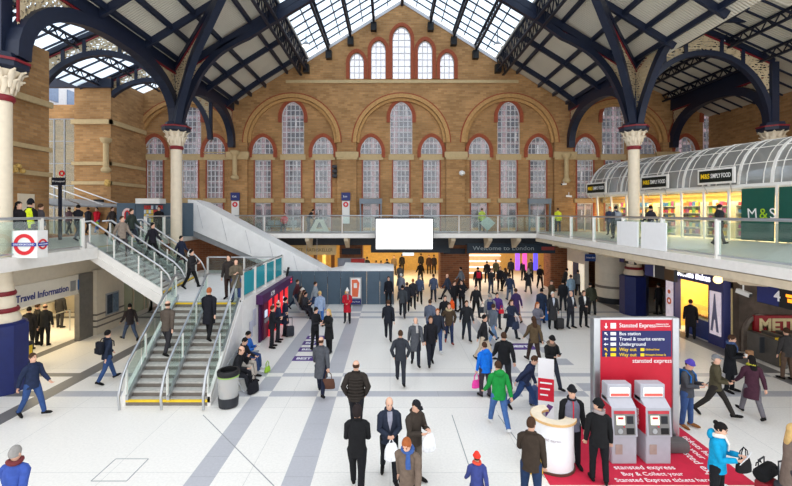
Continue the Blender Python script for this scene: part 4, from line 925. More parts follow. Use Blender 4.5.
for i, (y, z) in enumerate(((21.3, 3.0), (17.35, 2.9))):
    l = thing('globe_lamp', ('glowing globe lamp left of the kiosk sign', 'glowing globe lamp right of the kiosk sign')[i], 'lamp', (KX-.35, y, z)); MB().ell((KX-.35, y, z), (.17, .17, .17), 14, 10).build('globe', mat((255, 214, 140), .4, emit=2.2, name='warm_globe'), l, smooth=True); MB().tube([(KX-.35, y, z), (KX+.0, y, z+.1)], .025, 6).build('arm', DARK, l)
# mural wall with the red sign
MUR = mat((92, 78, 68), .8, var=.45, scale=1.6, name='mural_stone', bump=.4)
mb = MB(); mb.plate([(KX+.35, 0), (24, 0), (24, 3.95), (KX+.35, 3.95)], [arch(15.0, .5, .02, .8, .6)], .3, XZ(17.3)); mb.build('wall_mural', MUR, kind='structure')
mb = MB(); mb.plate(ring(15.0, .5, .8, .6, .16, .02), [], .12, XZ(17.1)); mb.build('trim_17', mat((120, 108, 98), .8, var=.2), kind='structure'); MB().box(14.4, 17.7, 0, 15.6, 17.8, 2).build('door_1', mat((70, 80, 96), .5), kind='structure')
s_ = thing('red_sign', 'big red sign with cream letters on the dark mural wall', 'sign', (18, 17.1, 1.6)); MB().box(14.75, 16.98, .72, 18.2, 17.1, 1.5).build('board', mat((150, 24, 32), .5), s_); txt(s_, 'lettering', 'METRO', .66, XZ(16.96, 14.9, 1.11), mat((220, 200, 150), .5), bold=.03)
# ticket gates
for i in range(4):
    x = 14.3+i*.56; g = thing('ticket_gate', ('first ticket gate, beside the arched doorway', 'second ticket gate before the red sign', 'third ticket gate before the red sign', 'fourth ticket gate, by the picture edge')[i], 'ticket gate', (x, 15.9, 0), 0, 'ticket gates')
    MB().rbox(x-.12, 15.2, 0, x+.12, 16.7, 1.0, .04).build('cabinet', mat((96, 92, 88), .4, .3), g); MB().rbox(x-.11, 15.2, .9, x+.11, 15.5, 1.06, .02).build('reader', YEL, g); MB().box(x-.14, 15.18, .1, x-.12, 15.26, .95).build('yellow_edge', YEL, g)
    for sg in (-1, 1): MB().box(x+sg*.12, 15.9, .35, x+sg*.3, 15.93, .95).build('flap', mat((60, 64, 70), .3), g)
# platform signs hung under the walkway
def plat(label, y0, y1, x, z0, z1, num, disp):
    s_ = thing('platform_sign', label, 'sign', (x, (y0+y1)/2, z0)); d = y1-y0
    MB().box(x, y0, z0, x+.15, y1, z1).build('case', DARK, s_)
    MB().box(x-.01, y1-d*.3, z0+.02, x, y1, z1-.02).build('number_panel', BLUEP, s_); MB().box(x-.01, y1-d*(.62 if disp else .36), z0+.02, x, y1-d*.32, z1-.02).build('display' if disp else 'white_panel', BLACK if disp else WHITE, s_)
    if disp:
        m = MB().box(x-.02, y1-d*.55, z0+.2, x-.01, y1-d*.42, z0+.3); m.box(x-.02, y1-d*.55, z0+.34, x-.01, y1-d*.40, z0+.42); m.build('display_text', mat((255, 140, 30), .5, emit=1.5), s_)
        MB().box(x-.01, y0, z0+.02, x, y1-d*.64, z1-.02).build('white_panel', OFFW, s_)
    else: MB().box(x-.01, y0, z0+.02, x, y1-d*.7, z1-.02).build('display', mat((60, 40, 20), .5, emit=.2), s_)
    if num: txt(s_, 'number', num, .42, frame((x-.015, y1-d*.24, (z0+z1)/2), (0, -1, 0), (0, 0, 1)), WTXT, bold=.008)
    for y in (y0+.3, y1-.3): MB().tube([(x+.07, y, z1), (x+.07, y, 3.95)], .02, 6).build('hanger', STEEL, s_)
plat('hanging platform sign with a white number 4 at the right', 10.4, 12.75, 11.15, 2.95, 3.55, '4', True)
plat('hanging platform sign in front of the bakery kiosk, left of the lamp', 17.6, 19.6, 11.9, 2.75, 3.5, '', False)
plat('hanging platform sign by the clad drum with an orange display', 22.2, 23.6, 12.9, 2.9, 3.6, '', True)
def camera_(label, p, d):
    p = vec(p); d = vec(d).normalized(); c = thing('security_camera', label, 'camera', p); MB().beam(p, p+d*.42, .14, .14).build('body', WHITE, c); MB().beam(p+d*.42, p+d*.45, .11, .11).build('lens', BLACK, c); MB().tube([p+d*.2, p+d*.2+Vector((0, 0, .3))], .025, 6).build('bracket', WHITE, c)
camera_('white security camera hanging before the kiosk opening', (12.5, 18.3, 3.2), (.2, -1, -.3)); camera_('white security camera under the right walkway before the mural', (11.9, 14.4, 3.0), (.3, -1, -.25)); camera_('small white security camera higher under the right walkway', (11.9, 14.1, 3.5), (-.6, -1, -.1))
# ticket office corner with lit posters far right under the walkway
p = thing('lit_poster_case', 'tall lit poster case at the back right corner', 'poster', (13.2, 28.6, 0))
for i in range(3): MB().box(12.9, 28.0+i*.9, .3, 12.95, 28.7+i*.9, 2.2).build('poster', [mat((250, 236, 214), .5, emit=.4), mat((40, 50, 90), .5), mat((246, 226, 200), .5, emit=.4)][i], p)
MB().box(12.95, 27.9, 0, 13.2, 30.7, 3.3).build('case', OFFW, p)
p = thing('blue_hanging_sign', 'small blue hanging sign before the lit poster case', 'sign', (13.0, 27.0, 2.6)); MB().box(12.55, 27.0, 2.55, 13.35, 27.06, 3.0).build('board', mat((40, 70, 140), .5), p); txt(p, 'lettering', 'Ticket office', .13, XZ(26.99, 12.6, 2.78), WTXT, sx=.9)
for x in (12.65, 13.25): MB().tube([(x, 27.03, 3.0), (x, 27.03, 3.95)], .02, 6).build('hanger', STEEL, p)
# ================================================================ GROUND FLOOR SHOPS IN THE END WALL
def fascia(label, x0, x1, y, z0, z1, m, body, tm, size, tx, sx=1.0):
    s_ = thing('shop_fascia', label, 'sign', ((x0+x1)/2, y, z0)); MB().box(x0, y, z0, x1, y+.15, z1).build('board', m, s_); txt(s_, 'lettering', body, size, XZ(y-.01, tx, (z0+z1)/2), tm, sx=sx); return s_
YS = 30.9
mb = MB(); mb.box(-11.2, YS-.24, 3.3, 12.6, YS+.0, 3.95); mb.build('trim_18', mat((44, 50, 60), .5, name='dark_soffit'), kind='structure')
fascia('long navy shop fascia reading Welcome to London', 5.6, 12.0, YS-.4, 2.72, 3.45, mat((26, 48, 66), .45, var=.06, name='petrol_fascia'), 'Welcome to London', mat((170, 184, 190), .5), .42, 6.0, 1.25)
MB().box(11.0, YS-.42, 2.95, 11.95, YS-.4, 3.2).build('red_flash', mat((160, 70, 66), .5), None, 'dull red flash at the right end of the Welcome fascia', 'panel')
fascia('cream sandwich shop fascia left of the brick pier', -7.9, -3.9, YS-.5, 2.62, 3.3, mat((216, 190, 140), .6), 'DR WEST   RATHSKELLER', mat((120, 96, 66), .5), .32, -7.6, .95)
fascia('dark fascia band behind the white screen', -1.4, 4.4, YS-.2, 2.75, 3.4, mat((40, 50, 62), .5), 'LONDON LIVERPOOL STREET', mat((190, 190, 180), .5), .22, -.6)
MB().box(-3.6, YS+.45, 2.55, -2.2, YS+.5, 3.0).build('pier_sign', NAVYD, None, 'dark sign panel on the brick pier left of the screen', 'sign'); MB().box(4.0, YS+.4, 2.6, 5.6, YS+.5, 3.0).build('pier_sign', NAVYD, None, 'dark sign panel on the brick pier right of the screen', 'sign')
p = thing('red_poster', 'red and grey poster low on the brick pier behind the hoarding', 'poster', (-2.9, 31.3, 1.2)); MB().box(-3.9, 31.3, 1.1, -1.85, 31.36, 2.3).build('frame', GREY, p); MB().box(-2.9, 31.28, 1.15, -1.9, 31.3, 2.25).build('red_print', mat((190, 60, 60), .5, var=.2, scale=3), p); MB().box(-3.8, 31.28, 1.15, -2.95, 31.3, 2.25).build('grey_print', mat((150, 160, 180), .5, var=.2, scale=3), p)
p = thing('circle_sign', 'small blue hanging sign over the sandwich shop', 'sign', (-5.6, 29.6, 2.1)); MB().box(-6.0, 29.6, 1.95, -5.05, 29.66, 2.35).build('board', mat((50, 90, 170), .5), p); txt(p, 'lettering', 'Metropolitan', .13, XZ(29.58, -5.95, 2.15), WTXT)
for x in (-5.9, -5.15): MB().tube([(x, 29.63, 2.35), (x, 29.63, 3.95)], .015, 6).build('hanger', STEEL, p)
# bright displays in the Welcome shop
d_ = thing('display_unit', 'bright white shelf display at the back of the Welcome shop', 'shelf', (8.2, 36, 0))
for kz in range(5): MB().box(6.2, 35.6, .5+kz*.5, 9.4, 36.2, .56+kz*.5).build('shelf_board', mat((250, 246, 238), .5, emit=.55), d_)
MB().box(6.1, 36.2, 0, 9.5, 36.3, 3.2).build('back_panel', mat((230, 180, 130), .6), d_)
for i, (x, c) in enumerate(((10.4, (150, 90, 220)), (11.0, (220, 80, 170)), (11.9, (90, 80, 230)), (5.9, (110, 90, 220)))):
    MB().box(x, 34.8, .9, x+.35, 34.9, 3.2).build('lit_banner', mat(c, .5, emit=.8), None, ('violet', 'pink', 'blue', 'left hand violet')[i]+' glowing banner in the Welcome shop', 'banner')
d_ = thing('food_counter', 'timber food counter in the sandwich shop', 'counter', (-5.5, 34, 0)); MB().box(-7.5, 33.8, 0, -3.8, 34.4, 1.1).build('front', mat((130, 84, 46), .6), d_); MB().box(-7.6, 33.7, 1.1, -3.7, 34.5, 1.16).build('worktop', DARK, d_)
for i in range(5): MB().box(-7.3+i*.75, 36, .9, -7.0+i*.75, 36.1, 2.6).build('menu_panel', mat((90, 60, 36), .6) if i % 2 else mat((250, 210, 120), .5, emit=.4), None, ('first', 'second', 'third', 'fourth', 'fifth')[i]+' menu panel from the left at the back of the sandwich shop', 'panel', 'sandwich shop menu panels')
s_ = thing('exit_screen', 'small white lit screen above the passage right of the big screen', 'screen', (1.9, 33.4, 2.6)); MB().box(1.0, 33.4, 2.25, 1.9, 33.5, 2.85).build('panel', mat((230, 240, 246), .5, emit=.8), s_)
# ================================================================ BIG WHITE SCREEN
s_ = thing('video_screen', 'large blank white video screen hung before the back walkway', 'screen', (.9, 27.9, 3.2)); a, b = W(376, 249, 27.5), W(432.5, 219, 27.5)
MB().box(a.x-.06, 27.5, a.z-.12, b.x+.06, 27.8, b.z+.1).build('case', DARK, s_); MB().box(a.x, 27.47, a.z, b.x, 27.5, b.z).build('screen', mat((250, 252, 252), .4, var=.01, emit=1.1, name='white_screen'), s_)
m = MB(); m.ell((.95, 27.465, 4.55), (.09, .01, .16), 10, 6); m.ell((.9, 27.465, 4.25), (.06, .01, .16), 10, 6); m.build('green_mark', mat((206, 238, 196), .4, emit=1.0), s_)
for x in (a.x+.5, b.x-.5): MB().box(x-.05, 27.8, 4.0, x+.05, 28.3, 4.1).build('bracket', DARK, s_)
# ================================================================ WALL SIGNS AND SEATS ON THE BACK WALKWAY
for i, (px, t) in enumerate(((237.5, 'left of the white slope'), (346.5, 'above the brick pier left of the screen'))):
    x = wx(px); s_ = thing('arrival_sign', 'narrow white wall sign with red roundel %s' % t, 'sign', (x, YW-.5, 6), 0, 'roundel signs on the end wall'); MB().box(x-.28, YW-.5, 4.85, x+.28, YW-.42, 6.55).build('white_panel', WHITE, s_); MB().box(x-.34, YW-.52, 6.6, x+.34, YW-.42, 7.2).build('navy_panel', BLUEP, s_); MB().plate(circ(.2, x, 6.3), [circ(.09, x, 6.3)], .02, XZ(YW-.53)).build('red_ring', RED2, s_); txt(s_, 'lettering', 'Exit', .2, XZ(YW-.53, x-.2, 6.9), WTXT)
for i, px in enumerate((371, 538)):
    x = wx(px); d_ = thing('entrance_surround', 'grey steel door surround in the end wall, %s' % ('left of centre' if i == 0 else 'right of centre'), 'doorway', (x, YW-.4, MZ)); MB().box(x-.85, YW-.5, 6.35, x+.85, YW-.1, 6.75).build('canopy', mat((120, 130, 140), .4), d_)
    for sg in (-1, 1): MB().box(x+sg*.78-.05, YW-.45, MZ, x+sg*.78+.05, YW-.3, 6.4).build('jamb', mat((120, 130, 140), .4), d_)
s_ = bench('row of blue grey seats on the back walkway', (-9.1, 30.6, MZ), (1, 0, 0), 4)
m = thing('frame_sign', 'pale triangular sign frame on the back walkway near the seats', 'sign', (-4.9, 29.5, MZ)); MB().plate([(-5.7, MZ+.02), (-5.2, MZ+.95), (-4.7, MZ+.95), (-4.2, MZ+.02)], [[(-5.2, MZ+.3), (-5.0, MZ+.75), (-4.9, MZ+.75), (-4.7, MZ+.3)]], .06, XZ(29.5)).build('panel', OFFW, m)
m = thing('diamond_sign', 'pale diamond shaped sign standing on the back walkway', 'sign', (6.8, 29.5, MZ)); MB().plate([(6.3, MZ+.7), (6.85, MZ+.15), (7.4, MZ+.7), (6.85, MZ+1.15)], [], .06, XZ(29.5)).build('panel', mat((196, 206, 200), .5), m); MB().box(6.82, 29.48, MZ, 6.88, 29.54, MZ+.2).build('foot', GREY, m)
for px, py, t in ((336, 172, 'left of the middle bay'),):
    x = wx(px); z = wz(py); l = thing('flood_light', 'cluster of three flood lights on the wall pier %s' % t, 'lamp', (x, YW-.6, z)); MB().box(x-.12, YW-.42, z-.5, x+.12, YW-.34, z+.5).build('bracket', BLACK, l)
    for q in (-.35, 0, .35): MB().rbox(x-.2, YW-.75, z+q-.12, x+.15, YW-.42, z+q+.12, .03).build('lamp_head', DARK, l)
for px, t in ((426, 'left'), (497.5, 'right')):
    p = W(px if t == 'right' else 306, 46, 29); l = thing('roof_floodlight', 'bright round floodlight under the %s edge of the roof glass' % t, 'lamp', p); MB().lathe([(.1, .3), (.28, .1), (.32, 0)], p, 14).build('shade', GREY, l, smooth=True); MB().lathe([(.27, -.01), (.27, .02)], p, 14).build('bulb', mat((255, 250, 235), .4, emit=3), l); MB().tube([p+Vector((0, 0, .3)), p+Vector((0, 0, 1.1))], .03, 6).build('hanger', DARK, l)
# ================================================================ TICKET BOARD, MACHINES, MAT, COUNTER, BANNER
BX0, BX1, BY = 5.12, 6.9, 10.25
b = thing('station_board', 'tall red and navy direction board with silver posts behind the ticket machines', 'sign', ((BX0+BX1)/2, BY, 0))
for x in (BX0-.1, BX1+.04): MB().rbox(x-.07, BY-.05, 0, x+.1, BY+.16, 3.1, .03).build('post', STEEL, b)
MB().box(BX0, BY, .05, BX1, BY+.1, 1.0).build('grey_base', GREY, b)
MB().box(BX0, BY-.01, .9, BX1, BY+.1, 3.05).build('red_panel', mat((196, 22, 48), .5, var=.04), b)
MB().box(BX0+.05, BY-.02, 2.15, BX1-.05, BY-.01, 2.78).build('navy_panel', mat((30, 34, 92), .5, var=.04), b)
MB().box(BX0, BY-.02, 3.05, BX1, BY+.12, 3.1).build('top_rail', STEEL, b)
T = lambda x, z: XZ(BY-.025, BX0+x, z)
txt(b, 'heading', 'Stansted Express', .145, T(.46, 2.91), WTXT, sx=.9); txt(b, 'small_heading', 'Departures for\nStansted Airport', .05, T(1.36, 2.92), WTXT)
for i, (t_, mm) in enumerate((('Bus station', WTXT), ('Travel & tourist centre', WTXT), ('Underground', WTXT), ('Way out', YTXT), ('Way out', YTXT))):
    z = 2.71-i*.128; txt(b, 'lettering', t_, .118, T(.46, z), mm)
    MB().box(BX0+.25, BY-.03, z-.035, BX0+.38, BY-.02, z+.04).build('pictogram', mm, b)
    m = MB(); A = {0: 135, 1: 180, 2: 180, 3: 135, 4: 90}[i]; M_ = T(.14, z) @ Matrix.Rotation(R(A), 4, 'Z'); m.plate([(-.05, -.01), (.01, -.01), (.01, -.035), (.055, 0), (.01, .035), (.01, .01), (-.05, .01)], [], .004, M_); m.build('arrow', mm, b)
for i, t_ in enumerate(('Old Broad Street', 'Bishopsgate, Exchange Sq')): txt(b, 'small_lettering', t_, .06, T(1.1 if i == 0 else 1.1, 2.71-(3+i)*.128), YTXT, sx=.8); MB().box(BX0+.98, BY-.03, 2.71-(3+i)*.128-.035, BX0+1.07, BY-.02, 2.71-(3+i)*.128+.035).build('pictogram', YTXT, b)
m = MB(); M_ = T(.14, 2.9) @ Matrix.Rotation(R(-90), 4, 'Z'); m.plate([(-.07, -.012), (.01, -.012), (.01, -.045), (.07, 0), (.01, .045), (.01, .012), (-.07, .012)], [], .004, M_); m.build('arrow', WTXT, b); MB().box(BX0+.25, BY-.03, 2.84, BX0+.38, BY-.02, 2.97).build('pictogram', WTXT, b)
txt(b, 'lower_heading', 'stansted express', .15, T(.78, 2.05), WTXT, sx=.95)
MCH = mat((180, 180, 188), .45, var=.04, name='machine_grey')
def machine(label, x):
    t = thing('ticket_machine', label, 'ticket machine', (x, 9.75, 0), 0, 'red and grey ticket machines', world=False)
    w_ = .36
    MB().rbox(-w_, -.36, .0, w_, .22, .78, .03).build('cabinet', MCH, t)
    m = MB(); m.prism([(-w_, -.40, .78), (-w_, -.34, 1.55), (-w_, -.12, 1.72), (-w_, .2, 1.72), (-w_, .2, .78)], (2*w_, 0, 0)); m.build('body', MCH, t)
    MB().rbox(-w_, -.12, 1.6, w_, .2, 2.12, .03).build('header', MCH, t)
    Mt = frame((0, -.40, .78), (1, 0, 0), (0, .06, .77)); rec = mat((126, 124, 122), .4, var=.1)
    MB(Mt).box(-w_+.06, .05, .0, w_-.06, .70, .012).build('recess_panel', rec, t)
    MB(Mt).box(-w_+.06, .62, .012, w_-.06, .70, .02).build('red_strip', mat((196, 60, 70), .5), t)
    s_ = MB(Mt).box(-.24, .33, .012, .0, .57, .03).build('touch_screen', mat((240, 244, 220), .3, emit=.5), t); MB(Mt).box(-.2, .48, .03, -.04, .54, .034).build('screen_heading', REDP, s_)
    MB(Mt).box(.06, .36, .012, .24, .56, .03).build('card_slot', DARK, t); MB(Mt).box(.04, .08, .012, .26, .24, .025).build('ticket_tray', BLACK, t)
    m = MB(Mt); m.lathe([(.07, .012), (.07, .03)], (-.14, .16, 0), 14); m.build('coin_dish', STEEL, t); m = MB(Mt); m.lathe([(.02, .012), (.02, .04)], (-.03, .28, 0), 10); m.build('red_button', RED2, t)
    MB().box(-.28, -.14, 1.78, .28, -.12, 2.02).build('lit_header', mat((250, 246, 240), .4, emit=.5), t); MB().box(-.27, -.145, 1.79, .27, -.14, 1.87).build('red_caption', mat((230, 90, 80), .5, emit=.4), t)
    MB().box(-w_-.012, -.34, .82, -w_, .18, 1.58).build('red_side_panel', REDP, t); txt(t, 'side_lettering', 'express', .15, frame((-w_-.014, -.0, .92), (0, 0, 1), (0, 1, 0)), WTXT)
    MB().box(-.26, -.375, .28, -.06, -.36, .55).build('access_door', mat((170, 150, 140), .5), t)
    t.scale = (.78, .85, .81); return t
machine('left ticket machine with red side panel before the red board', 5.27); machine('right ticket machine with red side panel before the red board', 6.04)
m = MB(); m.rbox(6.5, 9.8, 0, 7.05, 10.15, .3, .1); m.build('post_foot', mat((96, 92, 92), .6, var=.1), None, 'low rounded dark bollard foot at the right of the ticket machines', 'base', smooth=True)
rm = thing('floor_mat', 'big red floor mat with white lettering under the ticket machines', 'mat', (5.5, 9.6, 0)); MATR = mat((206, 34, 66), .8, var=.08, scale=4, name='red_mat')
MB().prism([(3.32, 8.72, 0), (7.62, 8.72, 0), (7.62, 11.1, 0), (4.7, 11.1, 0), (4.3, 9.5, 0), (3.32, 9.35, 0)], (0, 0, .012)).build('carpet', MATR, rm)
FL = lambda x, y: frame((x, y, .014), (1, 0, 0), (0, 1, 0))
for t_, s_, x, y in (('stansted express', .2, 4.95, 9.3), ('Buy & Collect your', .17, 5.0, 9.07), ('Stansted Express tickets here.', .17, 4.75, 8.86)): txt(rm, 'lettering', t_, s_, FL(x, y), WTXT, bold=0)
for t_, s_, x, y in (('stansted express', .26, 6.95, 10.3), ('Collect your', .22, 7.2, 10.75), ('tickets here.', .22, 7.42, 10.6)): txt(rm, 'side_lettering', t_, s_, frame((x, y, .014), (0, -1, 0), (1, 0, 0)), WTXT)
# curved counter
c = thing('info_counter', 'curved white information counter with pale wooden top', 'counter', (3.75, 9.75, 0)); o = Vector((3.95, 9.75, 0))
o = Vector((3.66, 9.42, 0)); rO, rI = .43, .38
def arcb(r0, r1, z0, z1, a0, a1, n=22):
    m = MB(); rg = []
    for k in range(n+1):
        a = a0+(a1-a0)*k/n; d = Vector((cos(a), sin(a), 0)); rg.append([o+d*r0+Vector((0, 0, z0)), o+d*r1+Vector((0, 0, z0)), o+d*r1+Vector((0, 0, z1)), o+d*r0+Vector((0, 0, z1))])
    return m.loft(rg)
arcb(rI, rO, .06, 1.08, R(95), R(350)).build('curved_panel', mat((244, 244, 246), .35, var=.02), c, smooth=True); arcb(rI-.14, rO+.06, 1.08, 1.13, R(92), R(353)).build('worktop', mat((222, 178, 120), .5, var=.1, scale=8, name='light_wood'), c, smooth=True); arcb(rI-.13, rO+.05, 1.13, 1.135, R(92), R(353)).build('top_inlay', mat((238, 222, 196), .4), c, smooth=True); arcb(rI, rO+.03, 0, .06, R(95), R(350)).build('plinth', mat((90, 60, 50), .6), c, smooth=True)
m = MB()
for k, ch in enumerate('stansted express'):
    a = R(206+k*4.2); d = Vector((cos(a), sin(a), 0)); m.text(ch, .085, frame(o+d*(rO+.005)+Vector((0, 0, .75)), (-sin(a), cos(a), 0), (0, 0, 1)), .002, 'CENTER')
m.build('lettering', mat((200, 190, 196), .5), c)
# pop-up banner
p = G(546, 424); s_ = thing('popup_banner', 'narrow white and red pop-up banner beside the counter', 'banner', p); dd = Vector((1, -.35, 0)).normalized(); Mb = frame(p, dd, (0, 0, 1))
MB(Mb).box(-.22, 0, -.12, .22, .07, .12).build('foot', GREY, s_); MB(Mb).box(-.2, .05, -.01, .2, 1.75, .01).build('fabric', mat((232, 230, 232), .6, var=.02), s_); MB(Mb).box(-.2, .62, .01, .2, 1.22, .015).build('red_block', REDP, s_)
for k in range(3): MB(Mb).box(-.15, 1.08-k*.16, .016, .15-.05*k, 1.12-k*.16, .018).build('caption', WTXT, s_)
MB(Mb).prism([(-.15, .2, .012), (.0, .2, .012), (.18, .5, .012), (.05, .55, .012)], (0, 0, .004)).build('purple_print', mat((90, 50, 110), .5), s_)
# floor stickers
STK = mat((84, 56, 130), .6, var=.06, name='purple_sticker')
for i, (px, py) in enumerate(((304, 358.5), (309, 349.5), (312.5, 343), (316, 337.5))):
    g = G(px, py); s_ = thing('floor_sticker', ('nearest', 'second', 'third', 'farthest')[i]+' purple sticker in the row on the floor by the cash machines', 'floor sticker', g, 0, 'purple floor stickers'); MB().box(g.x-.42, g.y-.27, .001, g.x+.42, g.y+.27, .004).build('vinyl', STK, s_)
    m = MB(); m.text('BEST', .3, frame((g.x-.3, g.y-.02, .006), (1, 0, 0), (0, 1, 0)), .001, sx=.9, bold=.01); m.build('lettering', WTXT, s_)
g = G(521, 346.5); s_ = thing('floor_sticker', 'purple and white sticker alone on the floor right of centre', 'floor sticker', g); MB().box(g.x-.55, g.y-.42, .001, g.x+.55, g.y+.42, .004).build('vinyl', STK, s_); m = MB(); m.text('BEST', .36, frame((g.x-.45, g.y, .006), (1, 0, 0), (0, 1, 0)), .001, bold=.02); m.build('lettering', WTXT, s_)
camera_('pair of dark cameras on the wall pier right of the centre, upper one', W(566, 184, YW-.6), (-1, -.4, -.1)); camera_('dark camera box on the wall pier right of the centre, lower one', W(566, 196, YW-.6), (1, -.4, -.1))
l = MB().lathe([(.05, .2), (.2, .12), (.24, 0), (.2, -.12), (.05, -.2)], W(462, 173, YW-.7), 14).build('dome_lamp', WHITE, None, 'round white dome lamp on the pier right of the middle bay', 'lamp', smooth=True)
# ================================================================ PEOPLE
PG = 'people in the station'
SK = {'l': (226, 178, 152), 'm': (200, 150, 122), 'd': (120, 80, 60)}
HC = {'br': (70, 48, 34), 'bk': (24, 20, 20), 'bl': (206, 170, 110), 'gr': (150, 146, 142), 'gi': (160, 90, 50), 'wh': (226, 222, 216)}
FAB = lambda c: mat(tuple(c), .85, var=.14, scale=14, spec=.2)
def remesh(me, vox):
    o = bpy.data.objects.new('t', me); COL.objects.link(o); r = o.modifiers.new('r', 'REMESH'); r.mode = 'VOXEL'; r.voxel_size = vox; r.use_smooth_shade = True
    s = o.modifiers.new('s', 'SMOOTH'); s.factor = .5; s.iterations = 2
    return o
PEND = []
def person(label, pos, face=180, H=1.76, pose='walk', top=(40, 40, 44), legs=(34, 35, 40), coat='jacket', hair=('short', 'br'), skin='l', shoes=(26, 24, 24),
           hat=None, lean=2, nod=0, turn=0, det=0, w=1.0, arms=None, ph=1, scarf=None, shirt=None, hood=None, trim=None, vest=None, skirt=None):
    pos = vec(pos); hc = HC.get(hair[1], hair[1]); root = thing('person', label, 'person', pos, R(face), PG, world=False)
    sc = H/1.76; SX = Matrix.Diagonal((sc*w, sc*w, sc, 1))
    sit = pose == 'sit'
    lg = {'stand': ((3, 2, 3), (-3, 3, 3)), 'walk': ((24, 6, 0), (-16, 14, 0)), 'stride': ((32, 8, 0), (-24, 18, 0)), 'sit': ((84, 80, 4), (78, 62, 5)), 'bend': ((14, 20, 4), (6, 14, 4))}[pose]
    if ph < 0: lg = (lg[1], lg[0])
    ar = arms or {'stand': 'down', 'walk': 'swing', 'stride': 'swing', 'sit': 'lap', 'bend': 'phone'}[pose]
    la = R(lean)
    def T(p): x, y, z = p; d = z-.90; return Vector((x, y*cos(la)-d*sin(la), .90+d*cos(la)+y*sin(la))) if True else None
    hm = Matrix.Translation((0, .01, 1.52)) @ Matrix.Rotation(R(turn), 4, 'Z') @ Matrix.Rotation(R(nod), 4, 'X') @ Matrix.Translation((0, -.01, -1.52))
    Hd = lambda p: T(hm @ Vector(p))
    # legs
    L = []
    for sx, (a, k, ab) in zip((1, -1), lg):
        a, k, ab = R(a), R(k), R(ab); hip = Vector((sx*.095, 0, .90)); kn = hip+.42*Vector((sx*sin(ab), -sin(a), -cos(a))); s_ = a-k
        an = kn+.40*Vector((sx*sin(ab)*.4, -sin(s_), -cos(s_))); pt = max(-.2, min(.9, -s_*.9)) if not sit else 0
        if s_ > 0 and not sit: pt = -s_*.5
        f = Vector((sx*.18, -cos(pt), -sin(pt))); up = Vector((0, -sin(pt), cos(pt)))
        heel = an-f*.05-up*.045; toe = an+f*.19-up*.055; L.append((hip, kn, an, heel, toe, f, up))
    dz = -min(min(q[3].z, q[4].z) for q in L)+.035
    D = Vector((0, 0, dz)); Mx = SX @ Matrix.Translation(D)
    # arms
    A = []
    UP = {'down': ((4, 10, 8, 0), (4, 10, 8, 0)), 'swing': ((22, 9, 24, 0), (-24, 9, 14, 0)), 'phone': ((22, 8, 92, .55), (18, 8, 84, .6)), 'phone1': ((26, 8, 100, .5), (4, 9, 8, 0)), 'pocket': ((-16, 24, 36, .3), (-16, 24, 36, .3)),
          'lap': ((34, 10, 52, .3), (34, 10, 52, .3)), 'front': ((14, 8, 62, .8), (14, 8, 62, .8)), 'carry': ((10, 12, 70, .35), (10, 10, 60, .6)), 'face': ((50, 8, 125, .35), (30, 10, 70, .5)), 'reach': ((50, 6, 20, .1), (8, 8, 20, 0))}[ar]
    if ph < 0: UP = (UP[1], UP[0])
    for sx, (f, b, e, inw) in zip((1, -1), UP):
        f, b, e = R(f), R(b), R(e); sh = Vector((sx*.172, 0, 1.385)); el = sh+.29*Vector((sx*sin(b), -sin(f)*cos(b), -cos(f)*cos(b)))
        d2 = Vector((-sx*inw+sx*.1*(inw == 0), -sin(f+e), -cos(f+e))).normalized(); wr = el+.25*d2; A.append((T(sh), T(el), T(wr), (T(wr)-T(el)).normalized(), sx))
    # continuous body
    m = MB(Mx); ring_ = lambda c, rx, ry, n=14: [T((c[0]+rx*cos(2*pi*i/n), c[1]+ry*sin(2*pi*i/n), c[2])) for i in range(n)]
    m.loft([ring_((0, 0, z), a, b) for z, a, b in ((.84, .13, .10), (.93, .15, .11), (1.08, .135, .10), (1.25, .155, .11), (1.38, .165, .105), (1.44, .11, .08), (1.48, .058, .06), (1.56, .054, .058))])
    hr = [(1.505, .03, .035, -.035), (1.525, .05, .06, -.03), (1.56, .064, .08, -.018), (1.61, .072, .092, -.006), (1.66, .076, .098, .002), (1.71, .07, .09, .006), (1.745, .045, .06, .008), (1.757, .012, .016, .01)]
    m.loft([[Hd((a*cos(2*pi*i/16), y+b*sin(2*pi*i/16), z)) for i in range(16)] for z, a, b, y in hr])
    if det:
        m.tube([Hd((0, -.088, 1.655)), Hd((0, -.108, 1.615)), Hd((0, -.09, 1.598))], [.010, .016, .010], 8)
        for sx in (-1, 1): m.tube([Hd((sx*.074, .012, 1.655)), Hd((sx*.083, .022, 1.63)), Hd((sx*.076, .012, 1.595))], [.01, .014, .008], 6)
    for hip, kn, an, heel, toe, f, up in L:
        m.tube([hip+Vector((0, 0, .03)), hip*.5+kn*.5, kn, kn*.55+an*.45, an, heel*.5+an*.5], [.088, .078, .055, .058, .04, .04], 10); m.tube([heel, heel*.4+toe*.6, toe], [.034, .036, .024], 8)
    for sh, el, wr, d, sx in A:
        m.tube([T((sx*.07, 0, 1.40)), T((sx*.135, 0, 1.395)), sh+(el-sh)*.1, sh*.4+el*.6, el, el*.5+wr*.5, wr], [.05, .055, .056, .046, .04, .036, .027], 10)
        if not det: m.tube([wr, wr+d*.06, wr+d*.12, wr+d*.16], [(.026, .026), (.04, .03), (.038, .028), (.018, .016)], 8)
        else: m.tube([wr-d*.01, wr+d*.04, wr+d*.085], [(.026, .024), (.038, .02), (.04, .018)], 8)
    me = bpy.data.meshes.new('b'); me.from_pydata(m.v, [], m.f); me.validate(); t_ = remesh(me, .02 if det else .03)
    hand = []
    fm = MB(Mx)
